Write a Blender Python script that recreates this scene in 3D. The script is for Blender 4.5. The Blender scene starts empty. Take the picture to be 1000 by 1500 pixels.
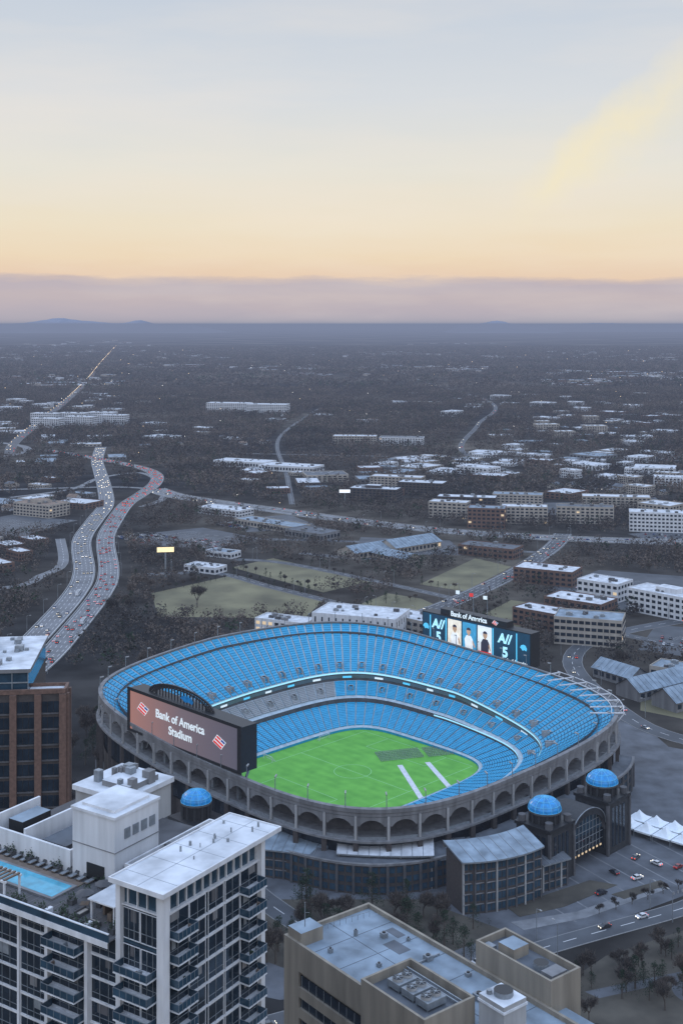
import bpy, math, random
import numpy as np
from mathutils import Vector, Matrix
R=random.Random(11)
scene=bpy.context.scene
COL=scene.collection
scene.view_settings.view_transform='Standard'
scene.view_settings.look='None'
scene.view_settings.exposure=0

# ---------------------------------------------------------------- materials
def srgb(r,g,b):
    f=lambda c:(c/255/12.92 if c/255<=.04045 else ((c/255+.055)/1.055)**2.4)
    return (f(r),f(g),f(b))
def nosample(m):
    try: m.cycles.emission_sampling='NONE'
    except Exception: pass
def mat(name,col,rough=.8,metal=0,var=.18,scale=.5,emit=None,estr=0,detail=4,world=False,streak=False):
    m=bpy.data.materials.new(name); m.use_nodes=True
    nt=m.node_tree; b=nt.nodes['Principled BSDF']
    b.inputs['Roughness'].default_value=rough; b.inputs['Metallic'].default_value=metal
    if var>0:
        n=nt.nodes.new('ShaderNodeTexNoise'); n.inputs['Scale'].default_value=scale; n.inputs['Detail'].default_value=detail
        if world:
            g=nt.nodes.new('ShaderNodeNewGeometry'); src=g.outputs['Position']
        else:
            g=nt.nodes.new('ShaderNodeTexCoord'); src=g.outputs['Object']
        if streak:
            mp=nt.nodes.new('ShaderNodeMapping'); mp.inputs['Scale'].default_value=(1,1,.12); nt.links.new(src,mp.inputs[0]); src=mp.outputs[0]
        nt.links.new(src,n.inputs['Vector'])
        r=nt.nodes.new('ShaderNodeValToRGB')
        r.color_ramp.elements[0].position=.3; r.color_ramp.elements[1].position=.7
        r.color_ramp.elements[0].color=tuple(c*(1-var) for c in col)+(1,)
        r.color_ramp.elements[1].color=tuple(min(1,c*(1+var)) for c in col)+(1,)
        nt.links.new(n.outputs['Fac'],r.inputs['Fac']); nt.links.new(r.outputs['Color'],b.inputs['Base Color'])
    else: b.inputs['Base Color'].default_value=tuple(col)+(1,)
    if emit:
        b.inputs['Emission Color'].default_value=tuple(emit)+(1,); b.inputs['Emission Strength'].default_value=estr
    nosample(m)
    return m
M={}
M['white']=mat('white_paint',(.5,.51,.53),.6,var=.16,scale=.6,streak=True,detail=7)
M['whiteroof']=mat('white_roof_membrane',(.44,.46,.49),.8,var=.28,scale=.25,detail=9)
M['grayroof']=mat('gray_roof',(.17,.215,.26),.85,var=.35,scale=.2,detail=9)
M['darkroof']=mat('dark_roof',(.08,.09,.105),.9,var=.35,scale=.2,detail=8)
M['brownroof']=mat('brown_roof',(.17,.12,.09),.9,var=.2,scale=.2)
M['conc']=mat('concrete',(.145,.145,.15),.85,var=.3,scale=.35,streak=True,detail=8)
M['concL']=mat('light_concrete',(.27,.27,.27),.85,var=.25,scale=.35,streak=True,detail=8)
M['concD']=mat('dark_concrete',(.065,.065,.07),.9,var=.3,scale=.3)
M['tan']=mat('tan_concrete',(.205,.18,.145),.85,var=.25,scale=.4,streak=True,detail=8)
M['beige']=mat('beige_stucco',(.30,.27,.235),.85,var=.15,scale=.3,streak=True)
M['brick']=mat('red_brick',(.115,.068,.052),.9,var=.25,scale=1.2)
M['brickD']=mat('dark_brick',(.045,.038,.036),.9,var=.25,scale=1)
M['glass']=mat('dark_glass',(.012,.02,.03),.08,var=.4,scale=.35)
M['glassB']=mat('blue_glass',(.02,.045,.07),.06,var=.4,scale=.3)
M['black']=mat('black_metal',(.009,.01,.012),.5,var=.2,scale=.5)
M['blackbrick']=mat('black_masonry',(.018,.02,.023),.7,var=.3,scale=.8)
M['steel']=mat('gray_steel',(.2,.22,.24),.5,metal=.3,var=.2,scale=1)
M['lit']=mat('lit_window',(.5,.4,.25),.5,var=.1,scale=1,emit=(1,.7,.4),estr=.5)
M['blueseat']=mat('blue_seats',(.006,.245,.43),.5,var=.14,scale=.3,detail=8)
M['graseat']=mat('gray_seats',(.2,.21,.22),.6,var=.1,scale=.35)
M['walk']=mat('walkway_concrete',(.01,.17,.31),.9,var=.2,scale=.5)
M['aisle']=mat('aisle_concrete',(.30,.36,.40),.85,var=.2,scale=.4)
M['domeblue']=mat('blue_dome',(.006,.17,.42),.35,var=.35,scale=.6,emit=(.0,.3,.7),estr=.08)
M['trunk']=mat('bark',(.06,.05,.042),.95,var=.3,scale=2)
M['hillhaze']=mat('hazy_hill_tint',(.16,.175,.225),1,var=.25,scale=.0006,world=True,detail=8)  # pale blue of distance haze painted into the hills' base colour
def leafmat(name,c1,c2):
    m=bpy.data.materials.new(name); m.use_nodes=True; nt=m.node_tree; b=nt.nodes['Principled BSDF']; b.inputs['Roughness'].default_value=1
    b.inputs['Specular IOR Level'].default_value=.1
    g=nt.nodes.new('ShaderNodeNewGeometry')
    n=nt.nodes.new('ShaderNodeTexNoise'); n.inputs['Scale'].default_value=.008; n.inputs['Detail'].default_value=8
    nt.links.new(g.outputs['Position'],n.inputs['Vector'])
    a=nt.nodes.new('ShaderNodeMath'); a.operation='MULTIPLY_ADD'; a.inputs[1].default_value=.3
    nt.links.new(g.outputs['Random Per Island'],a.inputs[0])
    s=nt.nodes.new('ShaderNodeMath'); s.operation='SUBTRACT'; s.inputs[1].default_value=.15
    nt.links.new(n.outputs['Fac'],s.inputs[0]); nt.links.new(s.outputs[0],a.inputs[2])
    r=nt.nodes.new('ShaderNodeValToRGB'); r.color_ramp.elements[0].position=.32; r.color_ramp.elements[1].position=.68
    r.color_ramp.elements[0].color=c1+(1,); r.color_ramp.elements[1].color=c2+(1,)
    nt.links.new(a.outputs[0],r.inputs['Fac']); nt.links.new(r.outputs['Color'],b.inputs['Base Color'])
    return m
M['twig']=leafmat('winter_twigs',(.028,.029,.031),(.12,.096,.08))
M['pine']=leafmat('evergreen_leaves',(.011,.022,.016),(.032,.05,.03))
M['asph']=mat('asphalt',(.055,.06,.068),.85,var=.3,scale=.06,world=True,detail=9)
M['hwy']=mat('highway_concrete',(.12,.125,.135),.85,var=.25,scale=.05,world=True,detail=8)
M['pave']=mat('pavers',(.072,.078,.09),.85,var=.45,scale=.09,world=True,detail=11)
M['paveL']=mat('pale_pavers',(.14,.145,.155),.85,var=.3,scale=.2,world=True,detail=9)
M['lawn']=mat('winter_grass',(.115,.105,.058),.95,var=.42,scale=.03,world=True,detail=11)
M['park']=mat('park_soil',(.05,.044,.034),.95,var=.5,scale=.08,world=True,detail=11)
M['mark']=mat('road_paint',(.5,.5,.5),.7,var=.1,scale=1)
M['kerb']=mat('kerb_stone',(.18,.18,.18),.9,var=.15,scale=1)
M['pool']=mat('pool_water',(.05,.27,.38),.05,var=.25,scale=.6,emit=(.05,.4,.6),estr=.06)
M['wood']=mat('timber_deck',(.12,.09,.07),.8,var=.2,scale=1)
M['red']=mat('red_paint',(.5,.03,.03),.6,var=.05,scale=1,emit=(.8,.04,.03),estr=.5)
M['wsign']=mat('sign_white',(.8,.85,.85),.6,var=0,emit=(.85,.95,.95),estr=.35)
M['led']=mat('led_ribbon',(.3,.6,.7),.5,var=.1,scale=.05,emit=(.45,.85,1.),estr=.6)
M['cyan']=mat('cyan_led',(.1,.5,.7),.5,var=0,emit=(.08,.5,.8),estr=.6)
M['cyanw']=mat('pale_cyan_led',(.5,.8,.9),.5,var=0,emit=(.35,.75,.95),estr=.7)
M['frame']=mat('dome_rib',(.1,.4,.6),.5,var=0,emit=(.1,.5,.8),estr=.1)
M['navy']=mat('navy_screen',(.01,.03,.06),.5,var=.3,scale=.2,emit=(.0,.06,.12),estr=.4)
M['navyflag']=mat('flag_blue',(.02,.05,.2),.5,var=0,emit=(.02,.05,.3),estr=.4)
for k,c in (('pcream',(.85,.74,.6)),('ptan',(.42,.26,.16)),('pskin',(.5,.3,.2)),('pwhite',(.8,.82,.8)),('pblue',(.05,.3,.5)),('pdark',(.03,.03,.05))):
    M[k]=mat('portrait_'+k[1:],c,.5,var=.25,scale=.4,emit=c,estr=.5)
M['amber']=mat('billboard_amber',(.8,.6,.3),.6,var=.3,scale=.4,emit=(1,.8,.45),estr=.9)
M['coolsign']=mat('billboard_white',(.8,.8,.8),.6,var=.2,scale=.4,emit=(.9,.95,1),estr=.8)
M['tent']=mat('white_canvas',(.6,.64,.68),.7,var=.06,scale=.6)
M['lamp']=mat('lamp_glow',(1,.8,.5),.5,var=0,emit=(1,.7,.4),estr=2.2); M['lampw']=mat('lamp_white',(1,1,1),.5,var=0,emit=(1,.93,.82),estr=2.)
M['tail']=mat('tail_lamp',(.5,.02,.02),.4,var=0,emit=(1,.09,.04),estr=1.7); M['head']=mat('head_lamp',(.9,.9,.8),.4,var=0,emit=(1,.88,.68),estr=2.6)
M['tyre']=mat('tyre_rubber',(.02,.02,.02),.9,var=0)
M['fline']=mat('pitch_line',(.2,.46,.18),.8,var=.1,scale=1)
M['lit2']=mat('suite_glass',(.02,.04,.06),.2,var=.5,scale=.15,emit=(.25,.4,.5),estr=.15)
M['chair']=mat('chair_gray',(.2,.2,.22),.7,var=.1,scale=1)

def groundmat():
    m=bpy.data.materials.new('ground_cover'); m.use_nodes=True; nt=m.node_tree; b=nt.nodes['Principled BSDF']; b.inputs['Roughness'].default_value=1
    b.inputs['Specular IOR Level'].default_value=.0
    g=nt.nodes.new('ShaderNodeNewGeometry')
    def noise(sc,det=6):
        n=nt.nodes.new('ShaderNodeTexNoise'); n.inputs['Scale'].default_value=sc; n.inputs['Detail'].default_value=det
        nt.links.new(g.outputs['Position'],n.inputs['Vector']); return n
    n1=noise(.0013,12); n2=noise(.03,8)
    r1=nt.nodes.new('ShaderNodeValToRGB'); e=r1.color_ramp.elements
    e[0].position=.38; e[0].color=(.028,.03,.033,1); e[1].position=.66; e[1].color=(.15,.13,.105,1)
    x=e.new(.5); x.color=(.055,.051,.047,1)
    nt.links.new(n1.outputs['Fac'],r1.inputs['Fac'])
    r2=nt.nodes.new('ShaderNodeValToRGB'); r2.color_ramp.elements[0].position=.35; r2.color_ramp.elements[1].position=.65
    r2.color_ramp.elements[0].color=(.45,.45,.45,1); r2.color_ramp.elements[1].color=(1,1,1,1)
    nt.links.new(n2.outputs['Fac'],r2.inputs['Fac'])
    mx=nt.nodes.new('ShaderNodeMix'); mx.data_type='RGBA'; mx.blend_type='MULTIPLY'; mx.inputs[0].default_value=1
    nt.links.new(r1.outputs['Color'],mx.inputs[6]); nt.links.new(r2.outputs['Color'],mx.inputs[7])
    nt.links.new(mx.outputs[2],b.inputs['Base Color'])
    return m
M['ground']=groundmat()
def turfmat():
    m=bpy.data.materials.new('turf'); m.use_nodes=True; nt=m.node_tree; b=nt.nodes['Principled BSDF']; b.inputs['Roughness'].default_value=.9
    t=nt.nodes.new('ShaderNodeTexCoord'); w=nt.nodes.new('ShaderNodeTexWave'); w.inputs['Scale'].default_value=.055; w.bands_direction='X'
    nt.links.new(t.outputs['Object'],w.inputs['Vector'])
    n=nt.nodes.new('ShaderNodeTexNoise'); n.inputs['Scale'].default_value=.12; n.inputs['Detail'].default_value=10
    nt.links.new(t.outputs['Object'],n.inputs['Vector'])
    a=nt.nodes.new('ShaderNodeMath'); a.operation='MULTIPLY_ADD'; a.inputs[1].default_value=.1; nt.links.new(w.outputs['Fac'],a.inputs[0]); nt.links.new(n.outputs['Fac'],a.inputs[2])
    r=nt.nodes.new('ShaderNodeValToRGB'); r.color_ramp.elements[0].position=.3; r.color_ramp.elements[1].position=.78
    r.color_ramp.elements[0].color=(.065,.25,.025,1); r.color_ramp.elements[1].color=(.12,.37,.045,1)
    nt.links.new(a.outputs[0],r.inputs['Fac']); nt.links.new(r.outputs['Color'],b.inputs['Base Color']); return m
M['turf']=turfmat()
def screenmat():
    m=bpy.data.materials.new('screen_sunset_sheen'); m.use_nodes=True; nt=m.node_tree; b=nt.nodes['Principled BSDF']; b.inputs['Roughness'].default_value=.5
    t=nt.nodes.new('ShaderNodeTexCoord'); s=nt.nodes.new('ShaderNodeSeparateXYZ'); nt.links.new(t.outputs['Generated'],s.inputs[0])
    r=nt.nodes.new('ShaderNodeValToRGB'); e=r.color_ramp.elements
    e[0].position=0; e[0].color=srgb(98,96,112)+(1,); e[1].position=1; e[1].color=srgb(190,134,120)+(1,)  # gray to salmon gradient paints the sunset reflection into the emission
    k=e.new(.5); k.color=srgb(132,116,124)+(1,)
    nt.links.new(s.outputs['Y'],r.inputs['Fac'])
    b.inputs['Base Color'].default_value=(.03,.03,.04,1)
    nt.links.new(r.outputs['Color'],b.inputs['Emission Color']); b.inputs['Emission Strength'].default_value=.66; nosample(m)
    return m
M['screen']=screenmat()

# ---------------------------------------------------------------- mesh builder
class MB:
    def __init__(s): s.v=[]; s.f=[]; s.m=[]; s.mats=[]
    def mi(s,k):
        if k not in s.mats: s.mats.append(k)
        return s.mats.index(k)
    def face(s,pts,k):
        n=len(s.v); s.v+= [tuple(p) for p in pts]; s.f.append(tuple(range(n,n+len(pts)))); s.m.append(s.mi(k))
    def prism(s,poly,z0,z1,k,ktop=None,bottom=False):
        n=len(s.v); N=len(poly)
        ar=sum(poly[i][0]*poly[(i+1)%N][1]-poly[(i+1)%N][0]*poly[i][1] for i in range(N))
        if ar<0: poly=poly[::-1]
        s.v+=[(p[0],p[1],z0) for p in poly]+[(p[0],p[1],z1) for p in poly]
        a=s.mi(k); b=s.mi(ktop or k)
        for i in range(N):
            j=(i+1)%N; s.f.append((n+i,n+j,n+N+j,n+N+i)); s.m.append(a)
        s.f.append(tuple(n+N+i for i in range(N))); s.m.append(b)
        if bottom: s.f.append(tuple(n+N-1-i for i in range(N))); s.m.append(a)
    def box(s,x0,x1,y0,y1,z0,z1,k,ktop=None,bottom=True):
        if x0>x1:x0,x1=x1,x0
        if y0>y1:y0,y1=y1,y0
        s.prism([(x0,y0),(x1,y0),(x1,y1),(x0,y1)],z0,z1,k,ktop,bottom)
    def beam(s,a,b,w,k,w2=None):
        a=Vector(a); b=Vector(b); d=(b-a)
        if d.length<1e-6: return
        d.normalize(); up=Vector((0,0,1)) if abs(d.z)<.95 else Vector((1,0,0))
        x=d.cross(up).normalized(); y=d.cross(x).normalized(); w2=w if w2 is None else w2
        n=len(s.v)
        for p,q in ((a,w),(b,w2)):
            for sx,sy in ((-1,-1),(1,-1),(1,1),(-1,1)): s.v.append(tuple(p+x*sx*q/2+y*sy*q/2))
        a=s.mi(k)
        for F in ((0,1,5,4),(1,2,6,5),(2,3,7,6),(3,0,4,7),(4,5,6,7),(3,2,1,0)):
            s.f.append(tuple(n+i for i in F)); s.m.append(a)
    def cyl(s,x,y,z0,z1,r,k,seg=16,r1=None,ktop=None):
        r1=r if r1 is None else r1
        n=len(s.v); a=s.mi(k); b=s.mi(ktop or k)
        for z,q in ((z0,r),(z1,r1)):
            for i in range(seg):
                t=2*math.pi*i/seg; s.v.append((x+q*math.cos(t),y+q*math.sin(t),z))
        for i in range(seg):
            j=(i+1)%seg; s.f.append((n+i,n+j,n+seg+j,n+seg+i)); s.m.append(a)
        s.f.append(tuple(n+seg+i for i in range(seg))); s.m.append(b)
    def obj(s,name,parent=None,smooth=False):
        me=bpy.data.meshes.new(name); me.from_pydata(s.v,[],s.f)
        for k in s.mats: me.materials.append(M[k])
        me.polygons.foreach_set('material_index',s.m)
        if smooth: me.polygons.foreach_set('use_smooth',[True]*len(s.f))
        me.update()
        o=bpy.data.objects.new(name,me); COL.objects.link(o)
        if parent: o.parent=parent
        return o
def top(o,label,cat,group=None,loc=None,rot=None):
    o['label']=label; o['category']=cat
    if group:o['group']=group
    if loc is not None:
        o.location=loc if len(loc)==3 else (loc[0],loc[1],0)
    if rot is not None:o.rotation_euler=(0,0,rot)
    return o
def empty(name,loc,rot=0):
    o=bpy.data.objects.new(name,None); COL.objects.link(o); o.location=loc if len(loc)==3 else (loc[0],loc[1],0); o.rotation_euler=(0,0,rot); return o
def inst(proto,loc,rot,sc=1,grp=None,label=None):
    c=proto.copy(); COL.objects.link(c); c.location=loc if len(loc)==3 else (loc[0],loc[1],0); c.rotation_euler=(0,0,rot)
    c.scale=(sc,sc,sc) if not isinstance(sc,tuple) else sc
    for ch in proto.children:
        d=ch.copy(); d.parent=c; COL.objects.link(d)
    if grp:c['group']=grp
    if label:c['label']=label
    return c
def text(s,size,k,parent,org,X,Y,name='lettering',ext=.08,align='CENTER',shear=0,off=.02):
    cu=bpy.data.curves.new(name,'FONT'); cu.body=s; cu.size=size; cu.extrude=ext; cu.align_x=align; cu.align_y='CENTER'; cu.shear=shear; cu.offset=size*off
    t=bpy.data.objects.new('tmp',cu); COL.objects.link(t); bpy.context.view_layer.update()
    me=bpy.data.meshes.new_from_object(t.evaluated_get(bpy.context.evaluated_depsgraph_get())); bpy.data.objects.remove(t)
    me.materials.clear(); me.materials.append(M[k])
    o=bpy.data.objects.new(name,me); COL.objects.link(o); o.parent=parent
    X=Vector(X);Y=Vector(Y);Z=X.cross(Y)
    m=Matrix((X,Y,Z)).transposed().to_4x4(); m.translation=Vector(org); o.matrix_local=m
    return o

# ---------------------------------------------------------------- exclusion raster
GX0,GY0,CS=-2000,250,5
GN,GM=800,1000
blk=np.zeros((GN,GM),bool)
def block(x,y,r):
    i0=int((x-r-GX0)/CS); i1=int((x+r-GX0)/CS)+1; j0=int((y-r-GY0)/CS); j1=int((y+r-GY0)/CS)+1
    blk[max(i0,0):max(i1,0),max(j0,0):max(j1,0)]=True
def is_blk(x,y):
    i=int((x-GX0)/CS); j=int((y-GY0)/CS)
    return 0<=i<GN and 0<=j<GM and blk[i,j]
def block_poly(P,pad=0):
    xs=[p[0] for p in P]; ys=[p[1] for p in P]
    y=min(ys)-pad
    def inside(px,py):
        c=False;j=len(P)-1
        for i in range(len(P)):
            if (P[i][1]>py)!=(P[j][1]>py) and px<(P[j][0]-P[i][0])*(py-P[i][1])/(P[j][1]-P[i][1])+P[i][0]: c=not c
            j=i
        return c
    while y<max(ys)+pad:
        x=min(xs)-pad
        while x<max(xs)+pad:
            if inside(x,y): block(x,y,CS/2)
            x+=CS
        y+=CS

# ---------------------------------------------------------------- ground + roads
def structure(o): o['kind']='structure'; return o
g=MB()
g.face([(-120000,-3000,0),(120000,-3000,0),(120000,130000,0),(-120000,130000,0)],'ground'); structure(g.obj('ground'))
def smooth_line(P,step=12):
    out=[];P=[P[0]]+list(P)+[P[-1]]
    for i in range(1,len(P)-2):
        p0,p1,p2,p3=[np.array(q,float) for q in P[i-1:i+3]]
        n=max(2,int(np.linalg.norm(p2-p1)/step))
        for k in range(n):
            t=k/n
            out.append(.5*((2*p1)+(-p0+p2)*t+(2*p0-5*p1+4*p2-p3)*t*t+(-p0+3*p1-3*p2+p3)*t**3))
    out.append(np.array(P[-1],float)); return out
def normals(L):
    out=[]
    for i in range(len(L)):
        a=L[max(0,i-1)];b=L[min(len(L)-1,i+1)];d=(b-a)/max(1e-6,np.linalg.norm(b-a)); out.append(np.array([-d[1],d[0]]))
    return out
rz=[0.05]
def ribbon(name,L,w,z,k,off=0,dash=None):
    N=normals(L);b=MB()
    for i in range(len(L)-1):
        if dash and i%2: continue
        a=L[i]+N[i]*(off-w/2);c=L[i]+N[i]*(off+w/2);d=L[i+1]+N[i+1]*(off+w/2);e=L[i+1]+N[i+1]*(off-w/2)
        b.face([(a[0],a[1],z),(e[0],e[1],z),(d[0],d[1],z),(c[0],c[1],z)],k)
    o=b.obj(name); structure(o); return o
roads={}
def road(key,P,w,k='asph',lanes=2,kerb=True,clear=7,name='road',z=None,median=False,rail=False):
    rz[0]+=.012; z=z or rz[0]
    L=smooth_line(P); ribbon(name,L,w,z,k)
    for i in range(0,len(L)):
        if L[i][1]<4200: block(L[i][0],L[i][1],w/2+clear)
    N=normals(L); b=MB()
    if median or rail:
        S=((0,.5,1.0),(w/2,.4,.8),(-w/2,.4,.8)) if median else ((w/2,.4,.9),(-w/2,.4,.9))
        for s,wd,h in S:
            for i in range(len(L)-1):
                a=L[i]+N[i]*(s-wd/2);c=L[i]+N[i]*(s+wd/2);d=L[i+1]+N[i+1]*(s+wd/2);e=L[i+1]+N[i+1]*(s-wd/2)
                b.prism([tuple(a),tuple(e),tuple(d),tuple(c)],0,h,'concL')
        structure(b.obj('road_barrier'))
    elif kerb:
        for s in (w/2+.2,-w/2-.2):
            for i in range(len(L)-1):
                a=L[i]+N[i]*(s-.2);c=L[i]+N[i]*(s+.2);d=L[i+1]+N[i+1]*(s+.2);e=L[i+1]+N[i+1]*(s-.2)
                b.prism([tuple(a),tuple(e),tuple(d),tuple(c)],0,.2,'kerb')
        structure(b.obj('road_kerb'))
    D=smooth_line(P,6)
    if L[0][1]<1700:
        for q in range(1,lanes):
            off=-w/2+w*q/lanes
            if median and q*2==lanes: continue
            ribbon('road_marking',D,.3,z+.006,'mark',off,dash=True)
        if w>15:
            for s in(-1,1): ribbon('road_marking',L,.3,z+.006,'mark',s*(w/2-1.2))
    roads[key]=(L,w,lanes)
    return L
def patch(name,P,k,z,blockit=True,kerb=False):
    b=MB()
    ar=sum(P[i][0]*P[(i+1)%len(P)][1]-P[(i+1)%len(P)][0]*P[i][1] for i in range(len(P)))
    if ar<0:P=P[::-1]
    if kerb: b.prism(P,0,z,k)
    else: b.face([(p[0],p[1],z) for p in P],k)
    if blockit: block_poly(P)
    return structure(b.obj(name))

road('west_way',[(-225,700),(-215,800),(-214,870),(-217,998),(-228,1090),(-263,1246),(-276,1376),(-287,1500),(-320,1660),(-362,1842),(-395,1990),(-430,2200)],19,'hwy',5,name='highway',rail=True)
road('east_way',[(-203,700),(-194,800),(-193,870),(-196,1002),(-206,1090),(-241,1258),(-254,1380),(-262,1500),(-258,1590),(-257,1700),(-272,1800),(-312,1890),(-400,2010),(-520,2150)],18,'hwy',5,name='highway',rail=True)
road('cross',[(-250,1640),(-200,1560),(-64,1440),(23,1366),(109,1307),(211,1265),(344,1237),(520,1215),(900,1190)],30,'hwy',8,name='highway',median=True)
road('ramp',[(-440,970),(-284,1023),(-262,1075),(-256,1130),(-288,1260)],9,'hwy',2,name='road')
road('rampB',[(-240,1480),(-225,1540),(-240,1620),(-300,1660),(-420,1640),(-600,1600)],9,'hwy',2,name='road')
road('loop',[(-760,1960),(-600,2010),(-545,2100),(-570,2210),(-640,2290)],14,'hwy',3)
road('loopB',[(-420,1560),(-360,1640),(-345,1760),(-300,1820),(-260,1740)],8,'hwy',2)
road('farart',[(-560,2080),(-603,2263),(-660,2640),(-800,3600),(-1017,4950),(-1400,7200),(-2200,12000)],18,'asph',4,name='road')
road('farmid',[(260,1800),(210,2150),(300,2700),(420,3500),(300,5000),(200,8000)],9,'asph',2)
road('graham',[(30,900),(68,943),(113,1015),(159,1100),(210,1218),(232,1290)],18,'asph',4)
road('lotA',[(-170,1080),(-110,1085),(-60,1030),(10,955),(60,905)],9,'asph',2)
road('lotB',[(-100,1150),(-50,1130),(40,1040),(90,985)],8,'asph',2)
road('lotC',[(-40,1180),(40,1150),(100,1200),(150,1180)],9,'asph',2)
road('rail',[(330,560),(230,620),(179,652),(158,700),(150,800),(190,870),(300,940)],12,'asph',2)
road('front',[(230,515),(160,484),(129,463),(84,440),(34,414),(-40,378)],8.5,'asph',2)
road('street2',[(-80,560),(-30,470),(10,425),(45,395)],10,'asph',2)
road('cross2',[(200,870),(250,820),(330,760)],9,'asph',2)
road('west',[(-700,1180),(-480,1250),(-340,1330),(-300,1380)],10,'asph',2)
road('south',[(-150,1290),(-90,1260),(-20,1250),(60,1230),(200,1180)],9,'asph',2)
road('far1',[(-200,2100),(60,2050),(420,2000),(900,1950)],10,'asph',2)
road('far2',[(-60,1500),(-80,1800),(-120,2400),(-60,3200)],6,'asph',2)

patch('lawn',[(-155,1005),(-97,1075),(-15,976),(-28,918),(-138,925)],'lawn',.01)
patch('lawn',[(-99,1112),(-64,1156),(25,1052),(-15,1008)],'lawn',.015)
patch('lawn',[(8,955),(38,1005),(64,985),(75,960),(45,925)],'lawn',.02)
patch('lawn',[(66,1040),(126,1156),(154,1115),(101,1012)],'lawn',.025)
patch('lawn',[(92,905),(135,980),(168,960),(125,885)],'lawn',.03)
patch('lawn',[(170,700),(185,760),(300,700),(250,640)],'lawn',.035)
for i,P in enumerate([[(-210,1290),(-150,1330),(-80,1260),(-130,1200),(-200,1230)],[(-120,1390),(-60,1420),(-20,1330),(-100,1300)],[(200,830),(230,900),(330,860),(300,770)],
    [(170,1020),(230,1100),(330,1060),(300,960),(220,940)],[(-60,900),(60,890),(30,840),(-60,850)],[(20,1270),(110,1250),(120,1170),(10,1180)],[(-450,1300),(-380,1420),(-300,1380),(-330,1270)],
    [(110,1420),(260,1420),(300,1520),(120,1500)],[(300,1290),(380,1330),(400,1240),(320,1230)]]):
    patch('parking_lot',P,'asph',.01+i*.004)
    b=MB(); xs=[p[0] for p in P];ys=[p[1] for p in P]; cx,cy=sum(xs)/len(xs),sum(ys)/len(ys)
    for r in range(-3,4):
        for c in range(-9,10):
            x=cx+c*3.0*.75-r*11*.66;y=cy+c*3.0*.66+r*11*.75
            n=Vector((-.66,.75)); t=Vector((.75,.66))*.08
            b.face([(x-t.x,y-t.y,.06),(x+t.x,y+t.y,.06),(x+t.x+n.x*5,y+t.y+n.y*5,.06),(x-t.x+n.x*5,y-t.y+n.y*5,.06)],'mark')
    structure(b.obj('parking_marking'))
patch('pavement',[(-112,560),(-100,430),(-20,400),(40,415),(90,446),(150,485),(240,540),(230,600),(170,640),(160,720),(60,780),(-60,780),(-110,700),(-124,620)],'pave',.045)
patch('path',[(66,446),(90,455),(126,478),(120,481),(88,460),(62,452)],'paveL',.13,kerb=True)
patch('flower_bed',[(66,456),(84,464),(108,482),(98,486),(76,472),(62,464)],'park',.16,kerb=True)
patch('flower_bed',[(108,470),(128,482),(126,486),(104,474)],'park',.17,kerb=True)
patch('park',[(60,395),(92,428),(140,455),(200,480),(220,430),(120,370)],'park',.048)
patch('park',[(-48,440),(-40,470),(30,470),(60,445),(30,425),(-20,420)],'park',.051)
patch('path',[(80,405),(150,430),(152,427),(84,401)],'pave',.056)
b=MB(); n=28; cx,cy=118,405
b.face([(cx+9*math.cos(2*math.pi*i/n),cy+9*math.sin(2*math.pi*i/n),.06) for i in range(n)],'pave'); structure(b.obj('path'))
b=MB()
for k in range(9):
    x=86+k*9; y=452+k*6.0
    c,s=-.5,.866
    b.face([(x,y,.053),(x+.7*.866,y+.7*.5,.053),(x+.7*.866+c*60,y+.35+s*60,.053),(x+c*60,y+s*60,.053)],'paveL')
structure(b.obj('paving_band'))
b=MB()
for k in range(4):
    for j in range(2):
        x0=150+k*7;y0=489+k*4.6+j*-14
        b.face([(x0,y0,.057+.002*j),(x0+3.2,y0+2.1,.057+.002*j),(x0+3.0,y0+2.5,.057+.002*j),(x0-.2,y0+.4,.057+.002*j)],'mark')
structure(b.obj('pavement_marking'))

# ---------------------------------------------------------------- STADIUM
SC=(5.5,615)
stadium=empty('stadium',SC,math.radians(45)); top(stadium,'oval football stadium with bright blue seats and arched concrete facade','stadium')
def se(phi,cx,cy,a,b,n):
    c,s=math.cos(phi),math.sin(phi); r=(abs(c/a)**n+abs(s/b)**n)**(-1/n); return (cx+r*c,cy+r*s)
def outer(phi,t=1.0):
    return se(phi,-4,-6,103*t,111*t,3.9)
def inner(phi): return se(phi,-7,-8,53,47,5)
ANG=[-180,-135,-90,-45,0,45,90,135,180]
RZ=[32,29.5,29.5,33,37,41.5,44.5,39,32]
WN=[.8,1,1,.55,0,0,0,.15,.8]
def tab(phi,T):
    d=(math.degrees(phi)+180)%360-180
    i=min(7,int((d+180)/45)); t=(d-ANG[i])/45; t=t*t*(3-2*t)*.5+t*.5
    return T[i]*(1-t)+T[i+1]*t
rim=lambda p:tab(p,RZ)
def pt(phi,t):
    a=inner(phi);b=outer(phi); return (a[0]*(1-t)+b[0]*t,a[1]*(1-t)+b[1]*t)
TT=[0,.30,.3001,.33,.47,.4701,1.0]
def prof(phi):
    w=tab(phi,WN); r=rim(phi)
    A=[1.5,9,11.5,12,18,22.8,r]; B=[.9,2.0,2.1,2.8,5.2,5.4,r]
    return [a*(1-w)+b*w for a,b in zip(A,B)]
def zp(phi,t): return float(np.interp(t,TT,prof(phi)))
PH=np.linspace(-math.pi,math.pi,1441); PO=np.array([outer(p,.8) for p in PH]); CL=np.concatenate([[0],np.cumsum(np.linalg.norm(np.diff(PO,axis=0),axis=1))]); CL/=CL[-1]
def pff(f):
    k=math.floor(f); return float(np.interp(f-k,CL,PH))+2*math.pi*k
b=MB(); b.face([(*inner(2*math.pi*i/120),.35) for i in range(120)],'turf'); b.obj('playing_field',stadium)
b=MB()
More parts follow.
